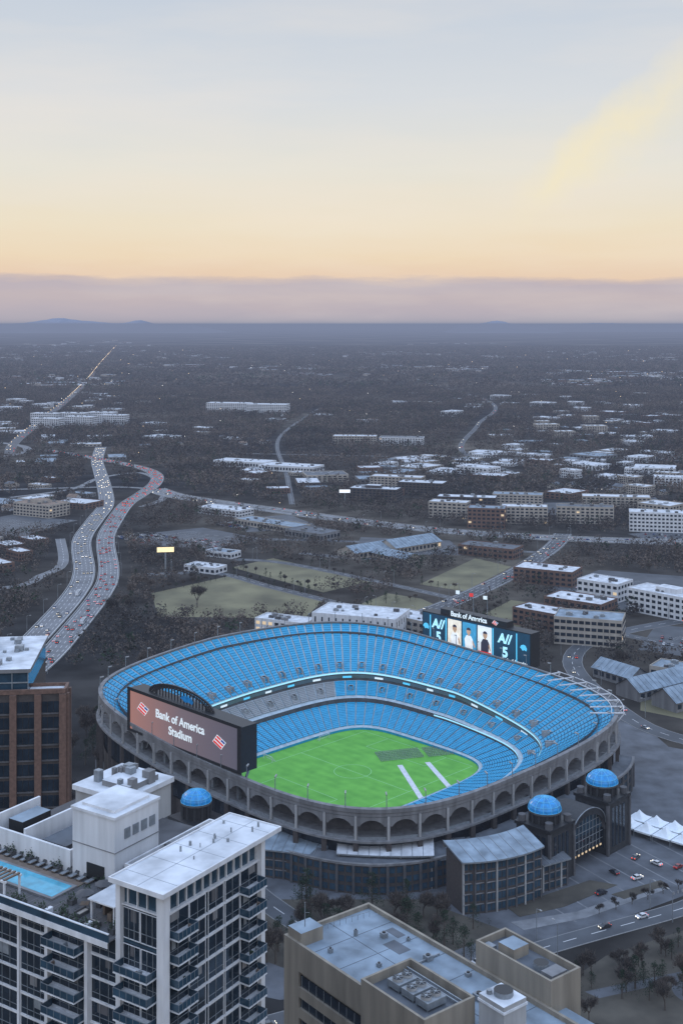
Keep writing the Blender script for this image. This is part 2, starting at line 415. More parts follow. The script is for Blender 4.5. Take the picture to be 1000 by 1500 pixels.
def ln(b,x0,y0,x1,y1,w=.35,z=.37,k='mark'):
    d=Vector((x1-x0,y1-y0)).normalized(); n=Vector((-d.y,d.x))*w/2
    b.face([(x0-n.x,y0-n.y,z),(x1-n.x,y1-n.y,z),(x1+n.x,y1+n.y,z),(x0+n.x,y0+n.y,z)],k)
X0,X1,Y0,Y1=-55,39,-45,29
for i,a in enumerate(((X0,Y0,X1,Y0),(X0,Y1,X1,Y1),(X0,Y0,X0,Y1),(X1,Y0,X1,Y1))): ln(b,*a,k='fline',z=.37+.003*i)
ln(b,-8,Y0,-8,Y1,z=.385,k='fline')
for s,x in ((1,X0),(-1,X1)):
    ln(b,x,-28,x+s*16.5,-28,z=.39,k='fline'); ln(b,x,12,x+s*16.5,12,z=.39,k='fline'); ln(b,x+s*16.5,-28,x+s*16.5,12,z=.393,k='fline')
for i in range(40):
    t0=2*math.pi*i/40;t1=2*math.pi*(i+1)/40
    ln(b,-8+9.15*math.cos(t0),-8+9.15*math.sin(t0),-8+9.15*math.cos(t1),-8+9.15*math.sin(t1),z=.396,k='fline')
b.obj('pitch_marking',stadium)
b=MB(); NS=180
for i in range(NS):
    p0=-math.pi+2*math.pi*i/NS;p1=-math.pi+2*math.pi*(i+1)/NS
    z0=prof(p0);z1=prof(p1)
    for k in range(6):
        a=pt(p0,TT[k]);c=pt(p1,TT[k]);d=pt(p1,TT[k+1]);e=pt(p0,TT[k+1])
        b.face([(*a,z0[k]-.1),(*c,z1[k]-.1),(*d,z1[k+1]-.1),(*e,z0[k+1]-.1)],'aisle' if k not in (1,4) else 'concD')
    a=inner(p0);c=inner(p1)
    b.face([(*a,.2),(*c,.2),(*c,z1[0]),(*a,z0[0])],'blueseat')
b.obj('bowl',stadium)
def section(f0,f1,tA,tB,rows,km,aisles,gw=1.0):
    b=MB()
    gap=gw/((f1-f0)*700)
    W=[]
    for a in range(aisles):
        s=a/aisles+gap*.5; e=(a+1)/aisles-gap*.5; m=2 if aisles>2 else 3
        W+=[(s+(e-s)*q/m,s+(e-s)*(q+1)/m) for q in range(m)]
    for s,e in W:
        pa=pff(f0+(f1-f0)*s); pb=pff(f0+(f1-f0)*e)
        za0,za1=zp(pa,tA+.002),zp(pa,tB-.002); zb0,zb1=zp(pb,tA+.002),zp(pb,tB-.002)
        for r in range(rows):
            t0=tA+(tB-tA)*r/rows; t1=tA+(tB-tA)*(r+.75)/rows; t2=tA+(tB-tA)*(r+1)/rows
            A0,B0,A1,B1,A2,B2=pt(pa,t0),pt(pb,t0),pt(pa,t1),pt(pb,t1),pt(pa,t2),pt(pb,t2)
            za=za0+(za1-za0)*r/rows; zb=zb0+(zb1-zb0)*r/rows; ha=(za1-za0)/rows; hb=(zb1-zb0)/rows
            b.face([(*A0,za-.1),(*B0,zb-.1),(*B0,zb+.4),(*A0,za+.4)],km)
            b.face([(*A0,za+.4),(*B0,zb+.4),(*B1,zb+.4+hb*.75),(*A1,za+.4+ha*.75)],km)
            b.face([(*A1,za+.4+ha*.75),(*B1,zb+.4+hb*.75),(*B2,zb+hb*.9),(*A2,za+ha*.9)],'walk' if km=='blueseat' else 'conc')
    return b.obj('seating_section',stadium)
off=.5/44
for i in range(44): section(i/44+off,(i+1)/44+off,.475,.990,22,'blueseat',3)
for i in range(28):
    f=i/28; d=math.degrees(pff(f+.5/28))
    gray= 48<((d+360)%360)<200
    section(f,f+1/28,.335,.465,9,'graseat' if gray else 'blueseat',3)
for i in range(28):
    f=i/28
    section(f,f+1/28,.03,.30,14,'blueseat',3)
def portal(ph,ta,tb,wd):
    a=Vector(pt(ph,ta)); q=Vector(pt(ph,tb)); d=(q-a).normalized(); n=Vector((-d.y,d.x)); z=zp(ph,ta); z2=zp(ph,tb)
    b=MB()
    for s in(-1,1):
        c=a+n*s*wd; e=q+n*s*wd
        b.prism([tuple(c-n*.22),tuple(e-n*.22),tuple(e+n*.22),tuple(c+n*.22)],z-.5,z2+.9,'concL')
    c=a+n*(wd-.22);e=a-n*(wd-.22);g2=q-n*(wd-.22);h=q+n*(wd-.22)
    b.prism([tuple(c),tuple(e),tuple(g2),tuple(h)],z+.2,z+.8,'conc')
    b.face([(*g2,z+.8),(*h,z+.8),(*h,z2+.9),(*g2,z2+.9)],'black')
    q2=q+d*1.0
    b.face([(*(q-n*wd),z2+.92),(*(q+n*wd),z2+.92),(*(q2+n*wd),z2+.92),(*(q2-n*wd),z2+.92)],'concL')
    b.obj('portal',stadium)
for i in range(44):
    ph=pff((i+.5)/44+off)
    if tab(ph,WN)<=.6: portal(ph,.50,.555,1.3)
for i in range(28):
    ph=pff((i+.5)/28)
    if tab(ph,WN)<=.6: portal(ph,.37,.41,1.2)
for (t,dz0,dz1,kk,nm,rg) in ((.466,-3.4,-1.6,'lit2','suite_window',None),(.4652,-1.0,-.1,'led','ribbon_board',None),(.298,1.2,1.9,'led','ribbon_board',(-50,5))):
    b=MB()
    for i in range(240):
        p0=-math.pi+2*math.pi*i/240;p1=-math.pi+2*math.pi*(i+1)/240
        if tab(p0,WN)>.62: continue
        if rg and not(rg[0]<math.degrees(p0)<rg[1]): continue
        a=pt(p0,t);c=pt(p1,t); w0=prof(p0);w1=prof(p1); j=5 if t>.4 else 1
        b.face([(*a,w0[j]+dz0),(*c,w1[j]+dz0),(*c,w1[j]+dz1),(*a,w0[j]+dz1)],kk)
    b.obj(nm,stadium)
for i in range(16):
    ph=math.radians(-35+i*11.5)
    p0,p1=ph,ph+math.radians(3.2)
    b=MB(); a=pt(p0,.462);c=pt(p1,.462); z0,z1=prof(p0)[5],prof(p1)[5]
    b.face([(*a,z0-3.3),(*c,z1-3.3),(*c,z1-2.2),(*a,z0-2.2)],'cyan' if i%2 else 'wsign'); b.obj('sign_panel',stadium)
b=MB(); NR=200
for i in range(NR):
    p0=-math.pi+2*math.pi*i/NR;p1=-math.pi+2*math.pi*(i+1)/NR
    r0,r1=rim(p0),rim(p1)
    L=[(.990,.2),(.990,.8),(.995,.8),(1.006,.7),(1.005,-.9),(1.002,-1.1),(1.002,-2.4),(.99,-2.8),(.97,-2.8)]
    for q in range(len(L)-1):
        a=outer(p0,L[q][0]);c=outer(p1,L[q][0]);d=outer(p1,L[q+1][0]);e=outer(p0,L[q+1][0])
        b.face([(*a,r0+L[q][1]),(*c,r1+L[q][1]),(*d,r1+L[q+1][1]),(*e,r0+L[q+1][1])],'conc')
b.obj('rim_wall',stadium)
AB=-11.5
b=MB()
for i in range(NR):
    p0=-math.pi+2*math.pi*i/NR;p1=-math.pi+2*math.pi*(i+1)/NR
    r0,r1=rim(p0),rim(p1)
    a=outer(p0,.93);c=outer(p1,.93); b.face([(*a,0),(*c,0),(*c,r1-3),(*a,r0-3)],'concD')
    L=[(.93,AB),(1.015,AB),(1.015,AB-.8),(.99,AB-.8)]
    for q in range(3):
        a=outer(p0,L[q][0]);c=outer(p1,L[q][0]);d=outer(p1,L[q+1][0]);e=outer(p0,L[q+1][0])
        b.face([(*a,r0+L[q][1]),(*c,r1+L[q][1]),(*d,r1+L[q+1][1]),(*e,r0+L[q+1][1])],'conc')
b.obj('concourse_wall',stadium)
NB=58
for i in range(NB):
    b=MB(); n=16
    def low(s):
        u=(s-.5)/.42
        return AB if abs(u)>=1 else -8.4+4.5*math.sqrt(1-u*u)
    for q in range(n):
        s0,s1=q/n,(q+1)/n
        P0,P1=pff((i+s0)/NB),pff((i+s1)/NB)
        a=outer(P0);c=outer(P1);a2=outer(P0,.975);c2=outer(P1,.975);r0,r1=rim(P0),rim(P1)
        l0,l1=low(s0),low(s1)
        if l0==AB: l0=max(l1,-8.4) if s0<.5 else l0
        if l1==AB: l1=max(low(s0),-8.4) if s1>.5 else l1
        if abs((s0+s1)/2-.5)>.42: l0=l1=AB
        b.face([(*a,r0+l0),(*c,r1+l1),(*c,r1-2.6),(*a,r0-2.6)],'conc')
        b.face([(*a,r0+l0),(*a2,r0+l0),(*c2,r1+l1),(*c,r1+l1)],'concL')
        if abs((s0+s1)/2-.5)<.42:
            b.face([(*outer(P0,.999),r0+AB),(*outer(P1,.999),r1+AB),(*outer(P1,.999),r1+AB+1.1),(*outer(P0,.999),r0+AB+1.1)],'steel')
    b.obj('arch',stadium)
    b=MB(); ph=pff(i/NB); a=Vector(outer(ph,1.0)); d=Vector((a.x+4,a.y+6)).normalized(); nn=Vector((-d.y,d.x)); r=rim(ph)
    c=a+d*.9
    b.prism([tuple(c+nn*1.0-d*1),tuple(c-nn*1.0-d*1),tuple(c-nn*1.0+d*.6),tuple(c+nn*1.0+d*.6)],0,r+AB-.8,'brickD','conc')
    b.prism([tuple(c+nn*.45-d*1),tuple(c-nn*.45-d*1),tuple(c-nn*.45-d*.2),tuple(c+nn*.45-d*.2)],r+AB,r-2.3,'concL','conc')
    b.obj('pier',stadium)
b=MB()
for i in range(NR):
    p0=-math.pi+2*math.pi*i/NR;p1=-math.pi+2*math.pi*(i+1)/NR
    a=outer(p0,.985);c=outer(p1,.985); r0,r1=rim(p0)+AB-.8,rim(p1)+AB-.8
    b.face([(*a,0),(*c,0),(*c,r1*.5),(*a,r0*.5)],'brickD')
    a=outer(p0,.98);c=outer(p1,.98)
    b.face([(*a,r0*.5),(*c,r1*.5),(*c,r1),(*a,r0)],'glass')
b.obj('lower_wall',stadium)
PA,PB,NP_=-150,-52,70
b=MB(); wb=[MB() for _ in range(3)]
for i in range(NP_):
    p0=math.radians(PA+(PB-PA)*i/NP_);p1=math.radians(PA+(PB-PA)*(i+1)/NP_)
    a=outer(p0,1.06);c=outer(p1,1.06);d=outer(p1,1.0);e=outer(p0,1.0); h=11.5
    b.face([(*a,0),(*c,0),(*c,h),(*a,h)],'brickD'); b.face([(*a,h),(*c,h),(*d,h+1.2),(*e,h+1.2)],'darkroof')
    b.face([(*outer(p0,1.065),h-.3),(*outer(p1,1.065),h-.3),(*outer(p1,1.065),h+.5),(*outer(p0,1.065),h+.5)],'conc')
    b.face([(*outer(p0,1.065),h+.5),(*outer(p1,1.065),h+.5),(*outer(p1,1.055),h+.5),(*outer(p0,1.055),h+.5)],'conc')
    for f in range(3):
        q0=p0+(p1-p0)*.12;q1=p0+(p1-p0)*.88
        wb[f].face([(*outer(q0,1.0615),f*3.7+.9),(*outer(q1,1.0615),f*3.7+.9),(*outer(q1,1.0615),f*3.7+3.2),(*outer(q0,1.0615),f*3.7+3.2)],'glassB')
    if i%2==0:
        n0=outer(p0-.004,1.067);n1=outer(p0+.004,1.067); m0=outer(p0-.004,1.055);m1=outer(p0+.004,1.055)
        b.prism([n0,n1,m1,m0],0,h-.4,'concD')
b.obj('podium',stadium)
for q in wb: q.obj('window_band',stadium)
for i in range(46):
    ph=pff((i+.3)/46); a=outer(ph,1.0); r=rim(ph); b=MB()
    b.beam((*a,r),(*a,r+6.0),.3,'steel',.18); b.beam((a[0],a[1],r+6),(a[0]*.985,a[1]*.985,r+6.4),.5,'concL'); b.obj('mast',stadium)
for i in range(8):
    ph=math.radians(-54+i*4.2); a=outer(ph,.9); c=outer(ph,1.03); r=rim(ph); b=MB()
    b.beam((*a,r+.9),(*c,r+1.6),.5,'white'); b.beam((*c,r+1.6),(*outer(ph,1.0),r-3),.4,'white'); b.obj('raker_beam',stadium)
b=MB()
for i in range(15):
    p0=math.radians(-54+i*2);p1=math.radians(-52+i*2)
    for t,h in ((1.025,1.9),(.98,1.6)):
        b.beam((*outer(p0,t),rim(p0)+h),(*outer(p1,t),rim(p1)+h),.3,'white')
b.obj('canopy_purlin',stadium)
block_poly([(SC[0]+138*math.cos(t),SC[1]+138*math.sin(t)) for t in np.linspace(0,2*math.pi,30)[:-1]])

for p,q in (((29,612),(38,563)),((43,616),(55,567))):
    b=MB()
    d=Vector((q[0]-p[0],q[1]-p[1])).normalized(); n=Vector((-d.y,d.x))*1.3
    b.prism([(p[0]-n.x,p[1]-n.y),(q[0]-n.x,q[1]-n.y),(q[0]+n.x,q[1]+n.y),(p[0]+n.x,p[1]+n.y)],.36,.5,'white')
    o=b.obj('walkway_mat'); top(o,'pale protective walkway mat laid across the turf','walkway mat','walkway mats on the turf')
def chair():
    b=MB(); b.box(-.32,.32,-.25,.25,.35,.43,'chair'); b.box(-.32,.32,.2,.28,.43,.95,'steel')
    for x in(-.3,.25):
        for y in(-.22,.18): b.box(x,x+.05,y,y+.05,0,.35,'steel')
    return b.obj('folding_chair')
ch0=chair(); top(ch0,'gray folding chair standing in rows on the turf','chair','chairs set out on the field',(20,617,.36),math.radians(12))
for r in range(6):
    for c in range(40):
        if r==0 and c==0: continue
        inst(ch0,(20+c*1.12-r*.5+(2.0 if c>19 else 0),617+c*.34+r*2.3,.36),math.radians(12))
def goal():
    b=MB(); w=3.66
    b.beam((-w,0,0),(-w,0,2.44),.2,'white');b.beam((w,0,0),(w,0,2.44),.2,'white');b.beam((-w,0,2.44),(w,0,2.44),.2,'white')
    for s in(-w,w): b.beam((s,0,2.44),(s,2,0),.12,'white')
    b.beam((-w,2,0),(w,2,0),.12,'white')
    for i in range(9): b.beam((-w+i*w/4,0,2.44),(-w+i*w/4,2,0),.04,'white')
    return b.obj('soccer_goal')
g0=goal(); top(g0,'white soccer goal frame with net on the turf','goal','soccer goals',(-37,619,.36),math.radians(-50)); inst(g0,(-9,650,.36),math.radians(45))

# ---------------------------------------------------------------- video boards
def logo(b,x,y,z,s):
    def q(u0,u1,v0,v1,k,d):
        f=lambda u,v:(x-d,y-(u+v*.55)*s,z+(v*.62-u*.38+.25)*s)
        b.face([f(u0,v0),f(u1,v0),f(u1,v1),f(u0,v1)],k)
    q(-1.05,1.05,-1.05,1.05,'wsign',0)
    for i in range(3):
        v=-.95+i*.7; q(-.95,.0 if i==2 else .95,v,v+.45,'red',.05)
    q(.1,.95,.45,.9,'navyflag',.05)
vb=empty('video_board',(-70,540),math.radians(45)); top(vb,'huge black stadium screen whose outer face shows white sponsor lettering','video board')
b=MB(); b.box(0,8.7,-40,40,33,52,'black'); b.box(-.5,0,-40.4,40.4,51.2,52.6,'black'); b.box(-.5,0,-40.4,40.4,32.5,33.6,'black'); b.box(-.5,0,-40.4,-38,33.6,51.2,'black'); b.box(-.5,0,38.6,40.4,33.6,51.2,'black'); b.obj('housing',vb)
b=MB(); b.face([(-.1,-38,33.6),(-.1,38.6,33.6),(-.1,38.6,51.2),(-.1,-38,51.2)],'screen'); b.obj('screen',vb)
b=MB(); b.face([(8.9,-38,34),(8.9,38,34),(8.9,38,51),(8.9,-38,51)],'navy'); b.obj('inner_screen',vb)
text('Bank of America',5.2,'wsign',vb,(-.25,1.5,44.9),(0,-1,0),(0,0,1),off=.018)
text('Stadium',5.2,'wsign',vb,(-.25,1,39.4),(0,-1,0),(0,0,1),off=.018)
for y,z in ((28.5,44),(-26,42)):
    b=MB(); logo(b,-.3,y,z,2.8); b.obj('flag_logo',vb)
b=MB(); N=24
for i in range(N):
    a0=math.pi*i/N;a1=math.pi*(i+1)/N
    p=lambda a,r:(4,-23*r*math.cos(a)+6,52+6*r*math.sin(a))
    b.beam(p(a0,1),p(a1,1),.8,'black'); b.beam(p(a0,.8),p(a1,.8),.5,'black'); b.beam(p(a0,.8),p(a1,1),.35,'black'); b.beam(p(a0,1),p(a0,.8),.35,'black')
for i in range(-8,9):
    y=6+i*2.2; h=4.8*math.sqrt(max(0,1-(i/8.6)**2)); b.beam((4,y,52),(4,y,52+h),.5,'black')
b.obj('arched_truss',vb)
b=MB(); P=[(0,0),(2.6,.6),(5,0),(6,1.6),(4,3.4),(1,3.8),(-2,3.1),(-3.5,1.7),(-2,1.2)]
b.face([(3.2,2-p[0]*1.0,52.6+p[1]*.8) for p in P],'domeblue'); b.obj('emblem',vb)
for y in (-34,-17,0,17,34):
    b=MB(); b.beam((4,y,0),(4,y,33),1.6,'steel'); b.beam((4,y,20),(10,y,32),.8,'steel'); b.obj('support_post',vb)
vr=empty('video_board',(75,694),math.radians(45)); top(vr,'huge black stadium screen facing the field with portraits and cyan numerals','video board')
b=MB(); b.box(0,8,-39,39,33,52,'black'); b.box(1,7,-22,26,52,55.2,'black'); b.obj('housing',vr)
b=MB(); b.box(-.12,-.02,-38.4,38.4,33.6,51.4,'navy'); b.obj('screen',vr)
for y in (32.3,20.4,-13.6,-29.9):
    b=MB(); b.box(-.35,-.13,y,y+.7,34.4,50.6,'cyan'); b.obj('light_bar',vr)
def portrait(yc,bg,body,skin,lean):
    b=MB(); b.box(-.35,-.13,yc-4.9,yc+4.9,34.6,50.6,bg); b.obj('picture_panel',vr)
    b=MB(); x=-.42
    f=lambda u,v:(x,yc-u,34.7+v)
    b.face([f(-2.6,0),f(2.6,0),f(2.9+lean,6.8),f(1.6+lean,8.9),f(-1.6+lean,8.9),f(-3.0+lean,6.6)],body)
    b.face([(x-.04,yc-(lean+1.55*math.cos(t)),34.7+11.2+1.95*math.sin(t)) for t in np.linspace(0,2*math.pi,15)[:-1]],skin)
    b.face([f(-.6+lean,8.7),f(.6+lean,8.7),f(.6+lean,10),f(-.6+lean,10)],skin)
    b.face([(x-.06,yc-(lean+1.6*math.cos(t)),34.7+11.9+1.5*math.sin(t)) for t in np.linspace(0,math.pi,9)],'pdark')
    b.face([f(2.9+lean,6.8),f(4.4,3.2),f(3.8,2.6),f(2.2+lean,5.6)],skin)
    b.obj('portrait_figure',vr)
portrait(14.4,'pcream','pwhite','ptan',.3); portrait(3.5,'pblue','pwhite','pskin',-.4); portrait(-7.4,'pwhite','pdark','ptan',.5)
for y in (26.8,-21.3):
    text('A//',7.2,'cyanw',vr,(-.25,y,46),(0,-1,0),(0,0,1),shear=.12,off=.035)
    text('5',7.6,'cyanw',vr,(-.25,y-.4,38.6),(0,-1,0),(0,0,1),off=.04)
text('Bank of America',3.9,'wsign',vr,(.8,5,53.5),(0,-1,0),(0,0,1),off=.03)
text('Bank of America',2.6,'wsign',vr,(-.25,-28,34.9),(0,-1,0),(0,0,1),off=.03)
b=MB(); logo(b,.7,-14,53.2,1.4); b.obj('flag_logo',vr)
for y in (36.5,-33.6):
    b=MB(); b.face([(-.3,y-p[0]*.5,42+p[1]*.9) for p in P],'cyan'); b.obj('emblem',vr)
b=MB(); b.box(-.6,-.5,-12.3,-3,34.8,36.6,'red'); b.obj('caption_bar',vr)
for y in (-34,-17,0,17,34):
    b=MB(); b.beam((5,y,10),(5,y,33),1.6,'steel'); b.obj('support_post',vr)
for y in (-6,4,14):
    b=MB(); b.beam((0,0,0),(0,0,12),.3,'steel',.15); b.face([(0,0,9.5),(0,3,9.3),(0,3,11.3),(0,0,11.6)],'red' if y==4 else 'wsign')
    o=b.obj('flagpole'); w=Matrix.Rotation(math.radians(45),3,'Z')@Vector((4,y,0)); top(o,'flagpole with small flag on top of the stadium screen','flagpole','flagpoles on the screen',(75+w.x,694+w.y,55.2),math.radians(45))

# ---------------------------------------------------------------- domes and gate
def dome(parent,x,y,z,r,name='dome'):
    b=MB(); n=24; m=7
    f=lambda i,j,q=1:(x+q*r*math.cos(2*math.pi*i/n)*math.cos(math.pi/2*j/m),y+q*r*math.sin(2*math.pi*i/n)*math.cos(math.pi/2*j/m),z+q*r*.72*math.sin(math.pi/2*j/m))
    for j in range(m):
        for i in range(n): b.face([f(i,j),f(i+1,j),f(i+1,j+1),f(i,j+1)],'domeblue')
    for i in range(0,n,2):
        for j in range(m): b.beam(f(i,j,1.01),f(i,j+1,1.01),.13,'frame')
    for j in range(0,m,2):
        for i in range(n): b.beam(f(i,j,1.01),f(i+1,j,1.01),.13,'frame')
    return b.obj(name,parent)
def drum(b,x,y,r,h):
    b.cyl(x,y,0,h,r,'black',12); b.cyl(x,y,h,h+.8,r*1.12,'concD',12)
    for i in range(12):
        t=2*math.pi*(i+.5)/12; b.beam((x+r*math.cos(t),y+r*math.sin(t),0),(x+r*math.cos(t),y+r*math.sin(t),h),.7,'blackbrick')
gate=empty('entrance_gate',(95.5,505),math.radians(45)); top(gate,'dark monumental stadium gate with two blue domed towers and an arch','gate')
for x in (-20.5,20.5):
    b=MB()
    b.box(x-8,x+8,-8,8,0,21,'blackbrick','black'); b.box(x-8.6,x+8.6,-8.6,8.6,21,22.2,'black'); drum(b,x,0,6.0,26)
    for sx in(-6.2,6.2):
        for sy in(-6.5,6.5): b.cyl(x+sx,sy,22.2,24.6,1.6,'concD',10)
    for sx in (-8.1,8.1): b.box(x+sx-.5,x+sx+.5,-8.65,-7.6,0,20.9,'concD')
    for k in range(4): b.box(x-5+k*2.7,x-3.6+k*2.7,-8.2,-8.01,3,19,'glass')
    for k in range(5): b.box(x-8.25,x-8.01,-6+k*2.8,-4.6+k*2.8,3,19,'glass')
    b.obj('tower',gate); dome(gate,x,0,26.8,6.6)
b=MB(); n=20
for i in range(n):
    a0=math.pi*i/n;a1=math.pi*(i+1)/n
    x0,z0=-12.3*math.cos(a0),11+9*math.sin(a0);x1,z1=-12.3*math.cos(a1),11+9*math.sin(a1)
    for y in(-7,7): b.face([(x0,y,z0),(x1,y,z1),(x1,y,z1+2.8),(x0,y,z0+2.8)],'black')
    b.face([(x0,-7,z0+2.8),(x1,-7,z1+2.8),(x1,7,z1+2.8),(x0,7,z0+2.8)],'blackbrick'); b.face([(x0,-7,z0),(x0,7,z0),(x1,7,z1),(x1,-7,z1)],'concD')
    b.beam((x0,-7.1,z0+2.8),(x1,-7.1,z1+2.8),.3,'steel')
for i in range(9):
    x=-10+i*2.5; b.beam((x,-5.6,5),(x,-5.6,11+9*math.sqrt(max(0,1-(x/12.3)**2))),.22,'steel')
for z in (7.5,10.5,13.5,16.5):
    w=12.2*math.sqrt(max(0,1-((z-11)/9)**2)) if z>11 else 12.2
    b.beam((-w,-5.6,z),(w,-5.6,z),.2,'steel')
b.box(-12,12,-5.2,6.5,5,12,'glass')
for i in range(n):
    a0=math.pi*i/n;a1=math.pi*(i+1)/n
    b.face([(-12.2*math.cos(a0),-5.25,11.9),(-12.2*math.cos(a1),-5.25,11.9),(-12.2*math.cos(a1),-5.25,11.9+8.3*math.sin(a1)),(-12.2*math.cos(a0),-5.25,11.9+8.3*math.sin(a0))],'glassB')
b.obj('arch',gate)
for i in range(8):
    b=MB(); b.box(-10+i*2.6,-9+i*2.6,-7,-6.8,5.5,6.2,'lit'); b.obj('sign_lamp',gate)
wt=empty('domed_tower',(-59,500),math.radians(45)); top(wt,'dark round tower with lattice blue dome beside the stadium','tower')
b=MB(); drum(b,0,0,5.8,25.5); b.box(-8,8,-8,8,0,20,'blackbrick','black'); b.obj('drum',wt); dome(wt,0,0,26.3,6.2)

# ---------------------------------------------------------------- generic buildings
def windows_on(bd,side,w,d,z,hh,bays,litp=.012,ww=.6,k='glass',depth=.12):
    L=w if side in('f','b') else d
    for i in range(bays):
        c=-L/2+L*(i+.5)/bays; a=c-L/bays*ww/2; e=c+L/bays*ww/2
        kk='lit' if R.random()<litp else k
        if side=='f': bd.box(a,e,-d/2-depth,-d/2+.05,z,z+hh,kk)
        if side=='b': bd.box(a,e,d/2-.05,d/2+depth,z,z+hh,kk)
        if side=='l': bd.box(-w/2-depth,-w/2+.05,a,e,z,z+hh,kk)
        if side=='r': bd.box(w/2-.05,w/2+depth,a,e,z,z+hh,kk)
def midbuilding(name,loc,rot,w,d,h,wall,roof,floors,label,cat='building',litp=.012,ww=.6,bayw=5,win='glass',units=7,pent=False):
    rot=math.radians(rot)
    r=empty(name,loc,rot); top(r,label,cat)
    b=MB(); b.box(-w/2,w/2,-d/2,d/2,0,h-.9,wall)
    for a in ((-w/2,w/2,-d/2,-d/2+.4),(-w/2,w/2,d/2-.4,d/2),(-w/2,-w/2+.4,-d/2+.4,d/2-.4),(w/2-.4,w/2,-d/2+.4,d/2-.4)): b.box(*a,h-.9,h,wall)
    b.obj('wall',r)
    b=MB(); b.box(-w/2+.41,w/2-.41,-d/2+.41,d/2-.41,h-.88,h-.6,roof)
    b.obj('roof',r)
    for i in range(units):
        b=MB(); x=R.uniform(-w*.4,w*.4);y=R.uniform(-d*.35,d*.35);s=R.uniform(.8,2.2)
        b.box(x-s,x+s,y-s*.7,y+s*.7,h-.6,h-.6+s,R.choice(['steel','concD','conc'])); b.cyl(x,y,h-.6+s,h-.3+s,s*.5,'steel',10); b.obj('roof_unit',r)
    if pent:
        b=MB(); b.box(-w*.18,w*.12,-d*.2,d*.22,h-.6,h+3,wall,roof); b.obj('penthouse',r)
    fh=(h-1.2)/floors
    for side,nv in (('f',(0,-1)),('b',(0,1)),('l',(-1,0)),('r',(1,0))):
        nx=nv[0]*math.cos(rot)-nv[1]*math.sin(rot); ny=nv[0]*math.sin(rot)+nv[1]*math.cos(rot)
        if nx*loc[0]+ny*loc[1]>0.05*math.hypot(*loc[:2]): continue
        L=w if side in 'fb' else d
        for f in range(floors):
            b=MB(); windows_on(b,side,w,d,f*fh+fh*.3,fh*.5,max(2,int(L/bayw)),litp,ww,win); b.obj('window_band',r)
    block_poly([(loc[0]+ (sx*w*.55)*math.cos(rot)-(sy*d*.55)*math.sin(rot),loc[1]+(sx*w*.55)*math.sin(rot)+(sy*d*.55)*math.cos(rot)) for sx,sy in((-1,-1),(1,-1),(1,1),(-1,1))])
    return r
mb=midbuilding
mb('office_building',(123,1400),-20,44,22,19,'beige','whiteroof',5,'beige five storey office block with ribbon windows')
mb('apartment_building',(158,1335),-12,40,24,22,'brick','grayroof',5,'brown brick block with square window grid beside the highway',litp=.05)
mb('office_building',(203,1365),-8,50,22,19,'beige','whiteroof',5,'beige office block with flat white roof')
mb('apartment_building',(270,1365),-10,62,22,19,'beige','darkroof',5,'long apartment block with beige walls and dark roof')
mb('apartment_building',(340,1310),-12,66,24,21,'white','whiteroof',5,'long white apartment block with many windows',bayw=4)
mb('warehouse',(142,1172),-30,56,26,10,'brick','darkroof',2,'low dark red brick warehouse at the street corner')
mb('warehouse',(176,1050),-28,52,28,13,'brick','whiteroof',3,'brick building with flat white roof beside the street')
mb('office_building',(212,990),-40,36,26,15,'white','whiteroof',3,'white three storey building with flat roof')
mb('office_building',(250,930),-48,62,26,18,'white','whiteroof',4,'long white block with stepped flat roof',pent=True)
mb('warehouse',(183,942),-38,48,28,11,'brick','whiteroof',2,'brick warehouse with bright white roof')
mb('warehouse',(146,898),-42,36,22,13,'brick','whiteroof',3,'small brick building with white roof units',units=8)
mb('parking_garage',(172,852),-18,46,26,19,'beige','grayroof',4,'beige four level parking garage with open dark bays',bayw=4,ww=.8,cat='parking garage')
mb('apartment_building',(42,1530),-18,62,26,17,'brickD','whiteroof',5,'dark apartment block with white roof edge',pent=True)
mb('apartment_building',(105,1590),-18,60,30,17,'brickD','whiteroof',5,'dark apartment block with bright flat roof')
mb('apartment_building',(75,1640),-18,70,24,18,'beige','whiteroof',5,'apartment block with pale roof behind the highway')
mb('apartment_building',(25,2270),-6,80,30,15,'beige','whiteroof',4,'long pale apartment block among bare trees')
mb('apartment_building',(110,2240),-8,80,30,15,'white','darkroof',4,'long white apartment block among bare trees')
mb('warehouse',(-150,1910),-25,90,40,9,'white','whiteroof',1,'wide low warehouse with white roof')
mb('warehouse',(-75,1850),-25,90,40,9,'white','whiteroof',1,'wide low warehouse with white roof')
mb('apartment_building',(-280,3080),-12,110,40,24,'white','whiteroof',6,'large white apartment block on wooded hillside')
mb('apartment_building',(-180,3030),-12,100,40,24,'white','whiteroof',6,'large white apartment block on wooded hillside')
for p in ((-620,2600),(-560,2650),(-600,2760),(-500,2700),(-660,2750),(-540,2780)): mb('office_building',p,-15,62,30,22,'white','whiteroof',5,'white office block beside the distant arterial road')
mb('apartment_building',(-346,1420),-30,55,34,15,'beige','brownroof',4,'beige building with broad brown roof',pent=True)
mb('warehouse',(-134,1425),-35,62,26,8,'white','whiteroof',2,'low white commercial building with flat roof')
mb('warehouse',(-75,1330),-42,90,26,7,'beige','grayroof',1,'long low industrial shed beside parking lot')
mb('warehouse',(-30,1270),-42,50,30,8,'conc','darkroof',1,'low industrial building with dark roof')
mb('warehouse',(-121,1095),-30,34,18,6,'white','whiteroof',1,'small white commercial building with flat roof')
mb('warehouse',(-112,1165),-30,30,16,6,'white','grayroof',1,'small commercial building with gray roof')
mb('exhibition_hall',(14,876),-20,62,34,16,'white','whiteroof',2,'big white hall with pale flat roof behind the stadium',ww=.2)
mb('warehouse',(58,880),-42,44,24,11,'beige','whiteroof',2,'pale commercial building behind the stadium')
